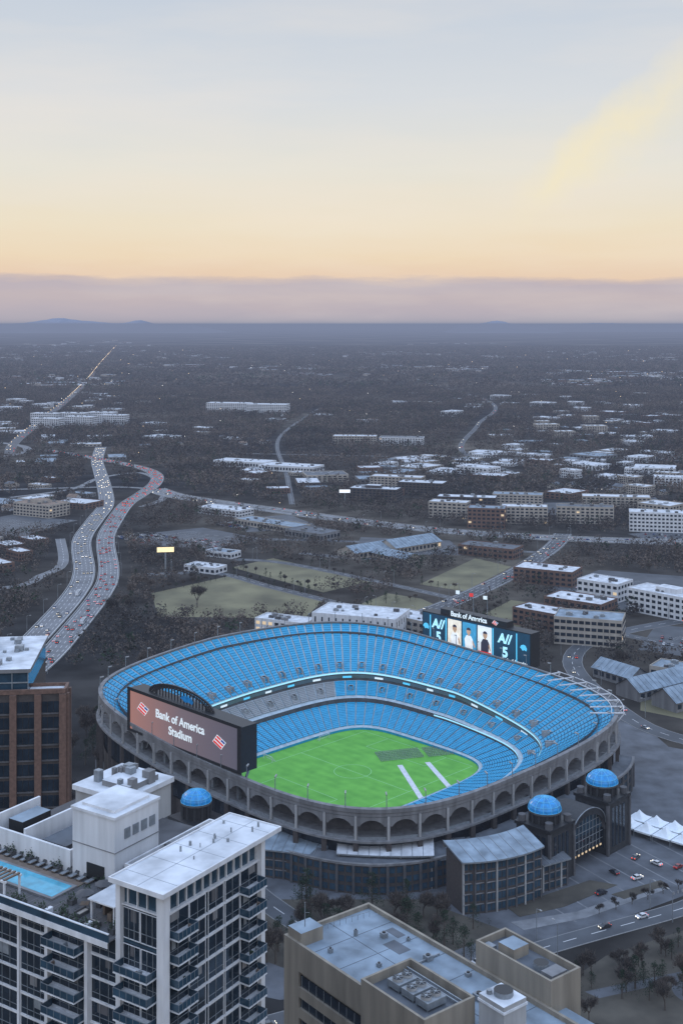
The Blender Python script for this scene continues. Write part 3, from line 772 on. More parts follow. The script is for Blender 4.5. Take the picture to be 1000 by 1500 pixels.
mb('warehouse',(-40,880),-25,40,18,10,'white','whiteroof',2,'white low hall lit along its facade',litp=.7)
mb('warehouse',(215,760),-35,44,20,8,'beige','grayroof',1,'low building with gray roof by the tracks')
mb('apartment_building',(150,1470),-12,70,24,15,'brickD','whiteroof',4,'dark brick apartments with white roof')
mb('office_building',(215,1500),-12,60,24,14,'beige','grayroof',4,'beige offices with gray roof')
mb('apartment_building',(330,1480),-10,80,24,14,'beige','whiteroof',4,'beige apartment row beside trees')
def gable(loc,rot,w,d,h,rh,wall,roof,label,name='hall'):
    r=empty(name,loc,math.radians(rot)); top(r,label,'building')
    b=MB(); b.box(-w/2,w/2,-d/2,d/2,0,h,wall)
    for s in(-1,1): b.face([(s*w/2,-d/2,h),(s*w/2,d/2,h),(s*w/2,0,h+rh)][::s],wall)
    b.obj('wall',r)
    b=MB(); o=1
    b.face([(-w/2-o,-d/2-o,h-.3),(w/2+o,-d/2-o,h-.3),(w/2+o,0,h+rh+.1),(-w/2-o,0,h+rh+.1)],roof)
    b.face([(-w/2-o,0,h+rh+.1),(w/2+o,0,h+rh+.1),(w/2+o,d/2+o,h-.3),(-w/2-o,d/2+o,h-.3)],roof)
    for i in range(int(w/4)):
        x=-w/2+i*4; b.beam((x,-d/2-o,h-.2),(x,0,h+rh+.2),.3,roof)
    b.obj('roof',r)
    b=MB(); windows_on(b,'f',w,d,h*.3,h*.45,int(w/5)); b.obj('window_band',r)
    block_poly([(loc[0]+sx*w*.5,loc[1]+sy*d*.8) for sx,sy in((-1,-1),(1,-1),(1,1),(-1,1))])
gable((30,1180),40,66,26,6,5,'beige','grayroof','hall with gray metal pitched roof')
gable((66,1200),40,60,28,7,6,'beige','grayroof','hall with gray metal pitched roof')
gable((50,1150),-50,50,20,5,4,'beige','grayroof','low wing with gray metal pitched roof')
gable((186,735),35,44,18,6,6,'conc','grayroof','depot with gray pitched metal roof')
gable((202,715),35,44,18,6,6,'conc','grayroof','depot with gray pitched metal roof')
gable((172,760),-55,30,16,6,5,'conc','grayroof','depot wing with gray pitched metal roof')

def annex(loc,rot,w,d,h,floors,roof,label,curve=0):
    r=empty('office_annex',loc,math.radians(rot)); top(r,label,'office building')
    n=max(4,int(w/4)); arc=lambda x:curve*((2*x/w)**2)
    b=MB()
    for i in range(n):
        x0=-w/2+w*i/n;x1=-w/2+w*(i+1)/n
        b.prism([(x0,arc(x0)),(x1,arc(x1)),(x1,arc(x1)+d),(x0,arc(x0)+d)],0,h-1,'brickD')
    b.obj('wall',r)
    b=MB()
    for i in range(n):
        x0=-w/2-1+(w+2)*i/n;x1=-w/2-1+(w+2)*(i+1)/n
        A=[(x0,arc(x0)-1.6),(x1,arc(x1)-1.6),(x1,arc(x1)+d+.5),(x0,arc(x0)+d+.5)]; Z=[h-1,h-1,h+1.6,h+1.6]
        b.face([(p[0],p[1],z) for p,z in zip(A,Z)],roof); b.face([(p[0],p[1],z-.6) for p,z in zip(A,Z)][::-1],roof)
        b.face([(A[0][0],A[0][1],h-1.6),(A[1][0],A[1][1],h-1.6),(A[1][0],A[1][1],h-1),(A[0][0],A[0][1],h-1)],'steel')
        b.face([(A[2][0],A[2][1],h-1),(A[3][0],A[3][1],h-1),(A[3][0],A[3][1],h+1.6),(A[2][0],A[2][1],h+1.6)],'conc')
        b.beam((x0,A[0][1],h-.95),(x0,A[3][1],h+1.65),.18,'steel')
    b.obj('roof',r)
    fh=(h-1.5)/floors
    for f in range(floors):
        b=MB()
        for i in range(n):
            x0=-w/2+w*i/n;x1=-w/2+w*(i+1)/n
            for q in range(2):
                xa=x0+(x1-x0)*(.12+q*.42);xb=xa+(x1-x0)*.34
                b.box(xa,xb,arc((xa+xb)/2)-.12,arc((xa+xb)/2)+.3,f*fh+.9,f*fh+fh-.6,'glassB')
            b.box(x0,x1,arc((x0+x1)/2)-.25,arc((x0+x1)/2)+.2,f*fh+fh-.4,f*fh+fh-.1,'conc')
        b.obj('window_band',r)
    for i in range(n+1):
        x=-w/2+w*i/n; b=MB(); b.box(x-.3,x+.3,arc(x)-.55,arc(x)+.2,0,h-1.4,'concD' if i%3 else 'concL'); b.obj('pilaster',r)
annex((62,462),24,34,13,21,5,'grayroof','curved dark brick office annex with gray metal roof',3)
annex((17,479),-3,36,13,14.5,3,'whiteroof','dark brick office annex with pale flat roof',1)
annex((-19,486),-14,24,12,12.8,3,'grayroof','low dark brick annex at the stadium foot',0)
annex((40,482),12,22,10,12,3,'darkroof','low dark connecting annex at the stadium foot',0)
annex((83,479),30,12,10,12,3,'darkroof','low dark annex wing beside the gate',0)

# ---------------------------------------------------------------- residential tower
trot=math.atan2(.838,.546)
TW=empty('apartment_tower',(-23,159),trot); top(TW,'white high rise apartment tower with glass balconies and rooftop pool','apartment tower')
ZT=138
b=MB()
b.box(0.6,21.4,0.6,8.0,0,143.0,'glassB','conc')
b.box(0.6,32,8.0,48,0,ZT-.02,'glassB','conc')
b.obj('wall',TW)
for a in ((-.2,1.0,-.2,1.0,146.2),(20.8,21.7,-.2,.9,146.2),(-.1,.9,7.5,8.3,146.2),(-.3,.8,13.3,13.9,ZT+.9),(-.3,.8,20.9,21.5,ZT+.9),(-.3,.8,34.1,34.7,ZT+.9),(.1,.8,27.0,27.4,ZT),(.1,.8,41.2,41.6,ZT)):
    b=MB(); b.box(a[0],a[1],a[2],a[3],0,a[4],'white'); b.obj('column',TW)
b=MB(); b.box(-1.2,24.6,-1.0,8.6,146.2,146.7,'white','whiteroof')
for a in ((-1.2,24.6,-1.0,-.8),(-1.2,24.6,8.4,8.6),(-1.2,-1.0,-.8,8.4),(24.4,24.6,-.8,8.4)): b.box(*a,146.7,146.85,'white')
for k in range(5): b.box(2+k*5,2.06+k*5,-.8,8.4,146.7,146.72,'steel')
b.box(-1.0,24.4,3.8,3.85,146.7,146.725,'steel')
b.obj('roof',TW)
b=MB(); b.box(.8,20.6,.9,7.6,143.02,146.18,'glassB')
for i in range(12): b.box(1.9+i*1.7,2.05+i*1.7,.6,.9,143,146.19,'white')
for i in range(4): b.box(.55,.8,1.6+i*1.7,1.75+i*1.7,143,146.19,'white')
b.box(.3,21,.3,8,142.9,143.1,'white')
b.obj('clerestory',TW)
def window(side,a,e,z,h,n=3,k='glass'):
    b=MB()
    def bx(a,e,p0,p1,z0,z1,k):
        if side=='y': b.box(a,e,p0,p1,z0,z1,k)
        else: b.box(p0,p1,a,e,z0,z1,k)
    bx(a,e,.42,.62,z,z+h,k)
    fr=.07
    bx(a,a+fr,.3,.44,z,z+h,'white'); bx(e-fr,e,.3,.44,z,z+h,'white'); bx(a+fr,e-fr,.3,.44,z,z+fr,'white'); bx(a+fr,e-fr,.3,.44,z+h-fr,z+h,'white')
    for i in range(1,n):
        x=a+(e-a)*i/n; bx(x-.03,x+.03,.33,.44,z+fr,z+h-fr,'steel')
    bx(a+fr,e-fr,.36,.44,z+h*.3,z+h*.3+.06,'steel')
    if R.random()<.4:
        c=a+(e-a)*R.uniform(.1,.5); bx(c,c+(e-a)*R.uniform(.15,.4),.395,.415,z+h*R.uniform(.35,.6),z+h-fr,R.choice(['conc','concD','steel']))
    return b.obj('window',TW)
def balcony(side,a,e,z,dp=1.4,off=0):
    b=MB()
    def bx(a,e,p0,p1,z0,z1,k):
        if side=='y': b.box(a,e,p0,p1,z0,z1,k)
        else: b.box(p0,p1,a,e,z0,z1,k)
    o=off
    bx(a,e,-dp+o,.4+o,z-.16,z,'white')
    bx(a,e,-dp+o+.02,-dp+o+.06,z+.1,z+1.05,'glassB')
    bx(a,e,-dp+o,-dp+o+.08,z+1.05,z+1.1,'steel')
    for q in range(6):
        x=a+(e-a-.06)*q/5; bx(x,x+.06,-dp+o,-dp+o+.02,z,z+1.05,'steel')
    for x in(a,e-.05):
        bx(x,x+.05,-dp+o+.09,.3+o,z+1.05,z+1.1,'steel'); bx(x,x+.03,-dp+o+.09,.3+o,z+.1,z+1.04,'glassB')
    for q in range(R.randint(0,3)):
        x=R.uniform(a+.3,e-1); s=R.uniform(.2,.5); bx(x,x+s,-1.0+o,-.5+o,z,z+R.uniform(.4,1),R.choice(['black','wood','steel','beige','pine']))
    return b.obj('balcony',TW)
FH=3.12
for f in range(11):
    z=143.0-(f+1)*FH
    for a,e in ((1.1,5.5),(5.6,9.0),(9.5,12.9),(13.2,16.5),(16.6,20.7)):
        window('y',a,e,z+.15,FH-.3,2)
    balcony('y',1.4,5.4,z); balcony('y',16.4,20.6,z)
    b=MB(); b.box(1.0,20.8,.25,.6,z-.08,z+.1,'white'); b.obj('floor_slab',TW)
for f in range(6):
    z=ZT-(f+1)*FH
    for a,e in ((1.1,4.2),(4.3,7.4),(8.4,13.2),(14.0,20.8),(21.6,26.9),(27.5,34.0),(34.8,41.1)):
        window('x',a,e,z+.15,FH-.28,3 if e-a<5 else 4)
    balcony('x',1.4,7.3,z,1.7); balcony('x',14.2,20.6,z,1.9)
    if f<5: balcony('x',35.5,41,z,1.3)
    b=MB(); b.box(.25,.6,1.0,46,z-.08,z+.1,'white'); b.obj('floor_slab',TW)
window('x',1.2,4.3,138.6,4.1,3); window('x',4.4,7.4,138.6,4.1,3)
b=MB()
b.prism([(-1,8.6),(12,8.6),(12,20),(34,20),(34,48),(-1,48)],ZT,ZT+.15,'concD')
b.box(-1.2,-1,8.6,48,ZT,ZT+1.1,'glassB'); b.box(-1.25,-.95,8.6,48,ZT+1.1,ZT+1.2,'white'); b.box(-1.35,-1.25,8.6,48,ZT-.7,ZT+.1,'white')
for i in range(30): b.box(-.9,12,9+i*1.3,9.05+i*1.3,ZT+.15,ZT+.17,'conc')
b.obj('terrace',TW)
b=MB(); b.box(3.0,8.0,23.5,47,ZT+.17,ZT+.45,'conc'); b.box(3.5,7.5,24,46.4,ZT+.45,ZT+.47,'pool'); b.box(8.0,9.4,23.5,47,ZT+.17,ZT+.3,'wood'); b.obj('pool',TW)
b=MB()
b.box(11,20.5,19,27.5,ZT,147.9,'white'); b.box(12,19.5,20,26.5,148.3,148.7,'white','whiteroof')
b.box(10.8,20.7,18.8,27.7,147.9,148.3,'white','whiteroof')
for k in range(4): b.box(13+k*1.8,14.2+k*1.8,18.85,18.99,ZT+6.5,ZT+8,'steel')
b.box(10.85,10.99,21,24.5,ZT+.2,ZT+2.6,'black'); b.box(10.9,20.6,18.9,18.99,ZT+5,ZT+5.1,'conc'); b.box(10.9,10.99,19,27.5,ZT+5,ZT+5.1,'conc')
b.obj('machine_room',TW)
b=MB(); b.box(25,36,30,41,ZT,144,'concL','whiteroof'); b.box(27,34,31,37,144,145.2,'conc','whiteroof'); b.box(24.6,36.4,29.6,41.4,143.5,144.3,'white','whiteroof')
b.obj('upper_block',TW)
b=MB(); b.box(12.5,32,9.4,18.5,ZT-.02,140.4,'conc','darkroof')
for a in ((12.5,32,9.4,9.7),(12.5,32,18.2,18.5),(12.5,12.8,9.7,18.2),(31.7,32,9.7,18.2)): b.box(*a,140.4,141.2,'white')
b.box(16,20,11,15,140.4,142.2,'conc','grayroof'); b.box(23,28,11,16,140.4,141.8,'steel'); b.obj('service_block',TW)
b=MB()
for y0,y1,x0,x1,h in ((28,46,11,11.4,3.4),(28,28.4,11.4,20,3.4),(38,38.4,11.4,22,4.2),(46,46.4,11,22,4.2)): b.box(x0,x1,y0,y1,ZT+.15,ZT+h,'white')
b.box(13,22,31,36,ZT+.15,ZT+2.6,'concD','darkroof'); b.box(14,20,41.5,44.6,ZT+.2,ZT+3.6,'black','grayroof'); b.box(12.2,17,29,30.5,ZT+.15,ZT+1.8,'steel')
b.obj('parapet_wall',TW)
b=MB()
b.box(2,9,10.5,15.5,ZT+2.8,ZT+3.0,'white','whiteroof')
for x in(2.3,8.4):
    for y in(10.8,15): b.box(x,x+.25,y,y+.25,ZT,ZT+2.8,'white')
b.box(4,8,14.2,14.6,ZT+.2,ZT+2.8,'wood'); b.box(3,7,12,12.8,ZT+.2,ZT+1.2,'wood')
b.obj('canopy',TW)
b=MB()
for i in range(12): b.box(-.7,2.2,29+i*.9,29.4+i*.9,ZT+3.0,ZT+3.2,'wood')
b.box(-.8,-.5,28.8,40,ZT+2.7,ZT+3.0,'white');b.box(2.0,2.3,28.8,40,ZT+2.7,ZT+3.0,'white')
for y in(29,34,39.7):
    for x in(-.8,2.0): b.box(x,x+.25,y,y+.25,ZT,ZT+2.7,'white')
b.obj('pergola',TW)
for i in range(12):
    b=MB(); x=R.uniform(4,23);y=R.uniform(1.5,7.5);s=R.uniform(.06,.2); b.cyl(x,y,146.7,146.85+R.uniform(.2,.6),s,'steel',8); b.obj('roof_vent',TW)
for i in range(10):
    b=MB(); x=R.uniform(26,35);y=R.uniform(31,40);s=R.uniform(.3,.8); b.box(x-s,x+s,y-s,y+s,144.3,145.6+s,R.choice(['steel','conc'])); b.obj('roof_unit',TW)
for i in range(14):
    b=MB(); x=R.uniform(14,30);y=R.uniform(10,17.5);s=R.uniform(.2,.5); b.box(x-s,x+s,y-s,y+s,140.4,141.0+s,R.choice(['steel','concD'])); b.obj('roof_unit',TW)
TM=Matrix.Translation((-23,159,0))@Matrix.Rotation(trot,4,'Z')
def tloc(x,y,z): return tuple(TM@Vector((x,y,z)))
b=MB(); b.box(-.35,.35,-1,.4,.25,.35,'wood'); b.face([(-.35,.4,.35),(.35,.4,.35),(.35,1.0,.85),(-.35,1.0,.85)],'black'); b.face([(-.35,1.0,.8),(.35,1.0,.8),(.35,.4,.3),(-.35,.4,.3)],'black')
for x in(-.33,.27):
    for y in(-.95,.3): b.box(x,x+.06,y,y+.06,0,.25,'black')
b.box(-.33,.33,-.95,.38,.35,.43,'steel')
lg=b.obj('sun_lounger')
top(lg,'timber sun lounger with gray cushion beside the rooftop pool','sun lounger','loungers around the rooftop pool',tloc(10.2,23,ZT+.17),trot-math.pi/2)
for i in range(1,14): inst(lg,tloc(10.2,23+i*1.7,ZT+.17),trot-math.pi/2)
def planter():
    b=MB(); b.box(-.5,.5,-.5,.5,0,.7,'concD')
    for i in range(90):
        p=Vector((R.gauss(0,.35),R.gauss(0,.35),1+R.gauss(0,.3))); d=[Vector((R.uniform(-.2,.2),R.uniform(-.2,.2),R.uniform(-.2,.2))) for _ in range(3)]
        b.face([tuple(p+q) for q in d],'pine')
    return b.obj('planter')
pl=planter(); top(pl,'square dark planter with clipped evergreen shrub on the roof terrace','planter','planters on the roof terrace',tloc(1,19,ZT+.17))
for x,y in ((1,9.8),(4,20.5),(7,20.5),(10,20.5),(-.2,26),(-.2,27.5),(10.4,30),(10.4,36),(10.4,40),(-.2,12),(-.2,14),(-.2,16),(-.2,18),(-.2,22)): inst(pl,tloc(x,y,ZT+.17),trot)
b=MB(); b.box(-.6,.6,-.6,.6,.68,.74,'wood'); b.cyl(0,0,0,.68,.06,'black',8); b.cyl(0,0,.74,2.4,.03,'steel',6)
b.cyl(0,0,2.2,2.7,1.3,'concD',8,r1=.05)
um=b.obj('parasol_table'); top(um,'square terrace table with gray parasol','table','parasol tables on the terrace',tloc(4,18,ZT+.17))
for x,y in ((11,9.8),(10.8,13.5),(11,17),(7.5,17.8),(9,47)): inst(um,tloc(x,y,ZT+.17),R.random())
b=MB(); b.box(-1.1,1.1,-.4,.4,0,.42,'concD'); b.box(-1.1,1.1,.25,.42,.42,.8,'concD'); b.box(-1.1,-.95,-.4,.25,.42,.62,'concD'); b.box(.95,1.1,-.4,.25,.42,.62,'concD'); b.box(-.9,.9,-.36,.22,.42,.52,'beige')
sf_=b.obj('outdoor_sofa'); top(sf_,'dark outdoor sofa with beige cushions on the terrace','sofa','sofas on the roof terrace',tloc(2.4,17,ZT+.17),trot)
for x,y,r in ((3.2,10.2,0),(6.2,16.6,0),(1.2,13.6,1.57),(9.8,11.6,1.57),(9.8,18.4,1.57)): inst(sf_,tloc(x,y,ZT+.17),trot+r)
block(-30,185,40)

# ---------------------------------------------------------------- tan office block
ORO=math.atan2(-.785,.62)
OB=empty('office_block',(-11.5,246,-2.5),ORO); top(OB,'tan concrete office block with gray roof and rooftop cooling plant','office building')
b=MB(); b.box(0,62,0.8,22,0,99.2,'tan'); b.box(0,5,0,.8,0,99.2,'tan'); b.box(5,62,0,.8,95.0,99.2,'tan')
for a in ((0,62,0,.6),(0,62,21.4,22),(0,.6,.6,21.4),(61.4,62,.6,21.4)): b.box(*a,99.2,100.4,'tan')
for k in range(18):
    z=95.0-(k+1)*4.1; b.box(5,62,0,.8,z-.9,z+1.1,'tan')
b.box(0.6,5,0.6,6,99.5,102.2,'tan','grayroof'); b.box(1.6,4,6.01,6.1,99.6,101.6,'black')
b.obj('wall',OB)
for k in range(10):
    b=MB(); z=95.0-(k+1)*4.1+1.1
    b.box(5,62,.5,.79,z,z+2.1,'glass')
    for i in range(24): b.box(5.4+i*2.35,5.5+i*2.35,.4,.52,z,z+2.1,'steel')
    b.obj('window_band',OB)
b=MB(); b.box(.6,61.4,.6,21.4,99.2,99.5,'grayroof')
for k in range(7): b.box(8+k*8,8.1+k*8,.6,21.4,99.5,99.54,'darkroof')
b.box(.6,61.4,11,11.1,99.5,99.545,'darkroof')
for (x,y,w,d) in ((14,14,5,3),(22,4,3,4),(52,4,6,3),(10,18,4,2)): b.box(x,x+w,y,y+d,99.5,99.53,'darkroof')
b.obj('roof',OB)
b=MB(); b.box(28,45,-3,9,60,102.6,'tan','darkroof')
for a in ((28,45,-3,-2.5),(28,45,8.5,9),(28,28.5,-2.5,8.5),(44.5,45,-2.5,8.5)): b.box(*a,102.6,104.2,'tan')
b.obj('penthouse',OB)
for i in range(3):
    b=MB(); x=32.5+i*3.8
    b.box(x-1.6,x+1.6,.8,5.2,103.0,104.2,'steel')
    for y in (1.9,4.1):
        b.cyl(x,y,104.2,104.7,.95,'concL',20,ktop='black'); b.cyl(x,y,104.7,104.8,.25,'steel',10)
        for q in range(6):
            t=q*math.pi/3; b.beam((x,y,104.75),(x+.9*math.cos(t),y+.9*math.sin(t),104.75),.09,'steel')
    for sx in(-1.5,1.4):
        for sy in(.8,5.0): b.box(x+sx,x+sx+.12,sy,sy+.12,102.6,103.0,'steel')
    b.obj('cooling_fan',OB)
b=MB()
for (a,e) in (((29,6.5,103.2),(44,6.5,103.2)),((29,7.2,103.4),(44,7.2,103.4)),((30,-1.4,103),(43,-1.4,103)),((24,9,99.8),(28,9,99.8)),((24,9,99.8),(24,20,99.8))): b.beam(a,e,.25,'steel')
b.obj('pipe_run',OB)
b=MB(); b.box(47,53,8,13.5,99.5,106,'concL','whiteroof'); b.box(46.8,53.2,7.8,13.7,104.8,105.2,'white'); b.cyl(50,11,106,106.9,1.7,'steel',18,ktop='black'); b.cyl(48.2,9.3,106,106.7,.5,'steel'); b.box(46.9,46.99,9.5,10.6,99.6,101.7,'black'); b.obj('lift_housing',OB)
b=MB(); b.box(32,51,22,30,0,103.6,'tan','darkroof')
for a in ((32,51,22.02,22.5),(32,51,29.5,30),(32,32.5,22.5,29.5),(50.5,51,22.5,29.5)): b.box(*a,103.6,105,'tan')
b.box(36,40,24,28,103.6,105.6,'tan','grayroof'); b.cyl(45,26,103.6,104.8,1.4,'steel',16,ktop='black'); b.box(46.8,49.5,24,28,103.6,104.6,'conc'); b.box(33,35,23,24.5,103.6,104.4,'steel')
b.obj('rear_wing',OB)
b=MB(); b.box(51,80,21,26,0,99,'tan','grayroof'); b.box(62.1,84,2,21,0,98,'tan','grayroof'); b.obj('side_wing',OB)
for (x,y,s,h) in ((10,4,.4,.8),(12,16,.6,1),(20,8,.4,.7),(24,17,.7,1),(8,12,.3,1.2),(40,15,.9,1.1),(57,6,.8,1),(58,16,1,1),(16,19,.3,.6),(33,19,.5,.7),(27,13,.3,.5)):
    b=MB(); b.box(x-s,x+s,y-s,y+s,99.5,99.5+h,'steel'); b.cyl(x,y,99.5+h,99.7+h,s*.6,'black',10); b.obj('roof_unit',OB)
b=MB()
for i in range(9): b.beam((2+i*.2,8+i*1.4,99.5),(2+i*.2,8+i*1.4,100.6),.06,'steel')
b.beam((2,8,100.6),(3.6,19.2,100.6),.07,'steel'); b.obj('rail',OB)
b=MB(); b.cyl(3,3,102.2,107,.1,'steel',6); b.beam((3,3,105),(4.5,3,105.5),.08,'steel'); b.obj('antenna',OB)

# ---------------------------------------------------------------- brick high-rise at left
BT=empty('brick_office_tower',(-74,330,-1),math.radians(6)); top(BT,'red brick and glass office tower with stepped gray roof','office tower')
b=MB(); b.box(-60,-10,0,36,0,122,'brickD'); b.box(-10,0,0,6,0,122,'brickD')
for a in ((-60,0,-.3,.5),(-.5,.3,.5,6),(-10,-.5,5.6,6)): b.box(*a,122,123.2,'brick')
for i in range(9):
    x=-i*6.5; b.box(x-1.6,x+.2,-.9,-.01,0,121.9,'brick')
for y in (0,4.6): b.box(0.01,.9,y,y+1.4,0,121.9,'brick')
b.obj('wall',BT)
b=MB(); b.box(-60,-10,1.8,36,122,127.4,'glassB','whiteroof')
for i in range(12): b.box(-10.2-i*4.2,-10-i*4.2,1.5,1.79,122,127.4,'steel')
b.box(-60,-10,1.6,1.79,124.5,124.8,'steel')
b.box(-60.5,-9.4,1.1,36.7,127.4,128.4,'conc','whiteroof')
b.box(-60,-24,12,32,128.4,133.5,'concL','whiteroof'); b.box(-60,-28,14,30,133.5,136,'conc','whiteroof')
for k in range(6): b.box(-24.1,-23.9,13+k*3,14.6+k*3,129.2,132,'glass')
b.obj('upper_storey',BT)
for i in range(10):
    b=MB(); x=R.uniform(-22,-11);y=R.uniform(4,34);s=R.uniform(.4,1.2); b.box(x-s,x+s,y-s,y+s,128.4,128.4+s*1.3,'steel'); b.obj('roof_unit',BT)
b=MB(); b.box(-9.9,-.5,.5,5.6,122.02,122.3,'whiteroof'); b.obj('roof',BT)
for f in range(16):
    z=118-f*4.2-1
    b=MB()
    for i in range(9):
        x=-i*6.5-1.7
        for q in range(3): b.box(x-4.5+q*1.55,x-3.1+q*1.55,-.2,-.005,z,z+2.9,'lit' if R.random()<.01 else 'glass')
        b.box(x-4.75,x-.05,-.35,-.006,z-.5,z-.1,'concD')
    for q in range(2): b.box(.005,.2,1.6+q*1.5,2.9+q*1.5,z,z+2.9,'glass')
    b.obj('window_band',BT)

# ---------------------------------------------------------------- small buildings
def small_variant(kind):
    b=MB()
    if kind[0]=='house':
        b.box(-6,6,-4.5,4.5,0,5,kind[1],bottom=False)
        b.face([(-6.6,-5.1,4.9),(6.6,-5.1,4.9),(6.6,0,8),(-6.6,0,8)],kind[2]); b.face([(-6.6,0,8),(6.6,0,8),(6.6,5.1,4.9),(-6.6,5.1,4.9)],kind[2])
        for s in(-1,1): b.face([(s*6,-4.5,5),(s*6,4.5,5),(s*6,0,7.7)][::s],kind[1])
        for x in(-4,-1,3): b.box(x,x+1.4,-4.6,-4.45,1.2,3,'glass')
        b.box(2,2.8,1,1.8,6,9,'brick')
    else:
        fl=kind[3]; h=3.6*fl+1.2
        b.box(-15,15,-9,9,0,h,kind[1],kind[2],bottom=False)
        for a in((-15,15,-9,-8.6),(-15,15,8.6,9),(-15,-14.6,-8.6,8.6),(14.6,15,-8.6,8.6)): b.box(*a,h,h+.7,kind[1])
        for f in range(fl):
            for i in range(8):
                b.box(-14+i*3.6,-12+i*3.6,-9.12,-8.95,1.2+f*3.6,3.2+f*3.6,'glass')
            for i in range(5):
                for s in(-1,1): b.box(s*14.95,s*15.12,-8+i*3.4,-6.2+i*3.4,1.2+f*3.6,3.2+f*3.6,'glass')
        for i in range(5):
            x=R.uniform(-12,12);y=R.uniform(-6,6);s=R.uniform(.6,1.4); b.box(x-s,x+s,y-s,y+s,h,h+s,'steel')
    return b
KV=[('house','beige','darkroof'),('house','white','brownroof'),('house','brick','darkroof'),('flat','white','whiteroof',1),('flat','beige','whiteroof',1),('flat','conc','grayroof',1),('flat','brick','whiteroof',2),('flat','white','whiteroof',3),('flat','beige','darkroof',3),('flat','beige','whiteroof',4),('flat','brickD','whiteroof',2)]
LB={'house':'small pitched roof house among bare trees','flat':'flat roofed commercial building on the city outskirts'}
SV=[]
for kd in KV:
    b=small_variant(kd); nm='house' if kd[0]=='house' else 'commercial_building'
    SV.append((kd,b,nm))
protos=[None]*len(SV)
placed=[]
def place_small(x,y,vi,rot,sc):
    kd,b,nm=SV[vi]
    rad=(7 if kd[0]=='house' else 15)*max(sc[:2])
    if is_blk(x,y): return False
    for (px,py,pr) in placed:
        if (px-x)**2+(py-y)**2<((pr+rad)*.8)**2: return False
    placed.append((x,y,rad)); block(x,y,rad*.8)
    if protos[vi] is None:
        o=b.obj(nm); top(o,{'beige':'beige ','white':'white ','brick':'brick ','conc':'gray ','brickD':'dark brick '}[kd[1]]+LB[kd[0]],'house' if kd[0]=='house' else 'building','small buildings of the city outskirts'); protos[vi]=o
    else: o=protos[vi].copy(); COL.objects.link(o)
    o.location=(x,y,0); o.rotation_euler=(0,0,rot); o.scale=sc
    return True
clusters=[(.12,1900,.03,90,16,[3,4,5,6]),(.2,2000,.04,120,20,[3,4,5,7]),(.17,2500,.03,160,16,[3,4,5,9]),(.25,2700,.04,200,22,[3,4,5,6]),(.2,3300,.05,220,18,[3,4,7]),(.27,1750,.02,60,8,[7,9,8]),
 (-.26,1500,.03,110,20,[0,1,2,4,5,6]),(-.21,2150,.03,120,10,[3,4,5]),(-.27,2500,.025,160,12,[3,4,7]),(-.13,2500,.015,100,6,[3,4]),(0.0,1720,.03,70,10,[5,6,8,10]),(.06,1900,.02,60,8,[3,4,5]),
 (.24,1600,.03,80,14,[0,1,6,8,9]),(-.06,1780,.02,40,4,[4,6]),(.0,2900,.05,200,8,[0,1,3]),(-.27,1150,.02,50,5,[4,6,10]),(-.25,3200,.03,220,18,[3,4,7]),(-.2,3700,.03,200,12,[3,4]),(.1,3500,.03,200,10,[3,4]),(-.08,2250,.02,70,5,[0,1])]
for a0,y0,sa,sy,cnt,vs in clusters:
    n=0;tr=0; rr0=R.choice([-45,-20,-30,10])
    while n<cnt and tr<cnt*10:
        tr+=1; y=y0+R.gauss(0,sy); x=y*(a0+R.gauss(0,sa)); vi=R.choice(vs)
        s=R.uniform(.8,2.0) if vi>2 else R.uniform(.9,1.3)
        if place_small(x,y,vi,math.radians(rr0+R.choice([0,0,90])+R.uniform(-5,5)),(s,s*R.uniform(.8,1.4),R.uniform(.6,1.0))): n+=1
V=[];F=[];Mi=[]
def fbox(x,y,w,d,h,rot,wm,rm):
    c,s=math.cos(rot),math.sin(rot); n=len(V)
    for z in(0,h):
        for a,e in((-1,-1),(1,-1),(1,1),(-1,1)): V.append((x+a*w/2*c-e*d/2*s,y+a*w/2*s+e*d/2*c,z))
    for q in((0,1,5,4),(1,2,6,5),(2,3,7,6),(3,0,4,7)): F.append(tuple(n+i for i in q)); Mi.append(wm)
    F.append((n+4,n+5,n+6,n+7)); Mi.append(rm)
fm=['white','beige','brick','whiteroof','grayroof','conc','lit']
cent=[(R.uniform(-.3,.3),R.uniform(4200,12000)) for _ in range(30)]+[(-.22,4500),(-.25,9500),(-.2,9000),(.1,6000),(.2,4600),(.24,5200),(-.27,7500),(-.24,13000),(-.2,15000),(-.26,11500),(.1,14000)]
for a,y0 in cent:
    for k in range(R.randint(8,24)):
        y=y0*(1+R.gauss(0,.03)); x=y*(a+R.gauss(0,.018)); s=R.uniform(12,48)
        fbox(x,y,s*1.6,s,R.uniform(4,11),R.uniform(-.6,.6),R.choice([0,1,2,5]),R.choice([3,3,4,4]))
me=bpy.data.meshes.new('distant_buildings'); me.from_pydata(V,[],F)
for k in fm: me.materials.append(M[k])
me.polygons.foreach_set('material_index',Mi)
o=bpy.data.objects.new('distant_buildings',me); COL.objects.link(o); o['kind']='stuff'; o['label']='scattered pale buildings of the distant suburbs among woods'; o['category']='buildings'
b=MB()
for i in range(130):
    y=R.uniform(1500,9000)*R.uniform(.7,1.3); x=y*R.uniform(-.3,.3); s=y/1800*.38
    b.box(x-s,x+s,y-s,y+s,9,9+s*1.3,R.choice(['lamp','lampw','lamp']))
L=roads['farart'][0]
for i in range(0,len(L),6):
    y=L[i][1]; s=y/1800*.4; b.box(L[i][0]-s,L[i][0]+s,y-s,y+s,8,8+s*1.5,'lamp')
o=b.obj('distant_street_lights'); o['kind']='stuff'; o['label']='far off street lights and lit signs of the suburbs'; o['category']='lights'

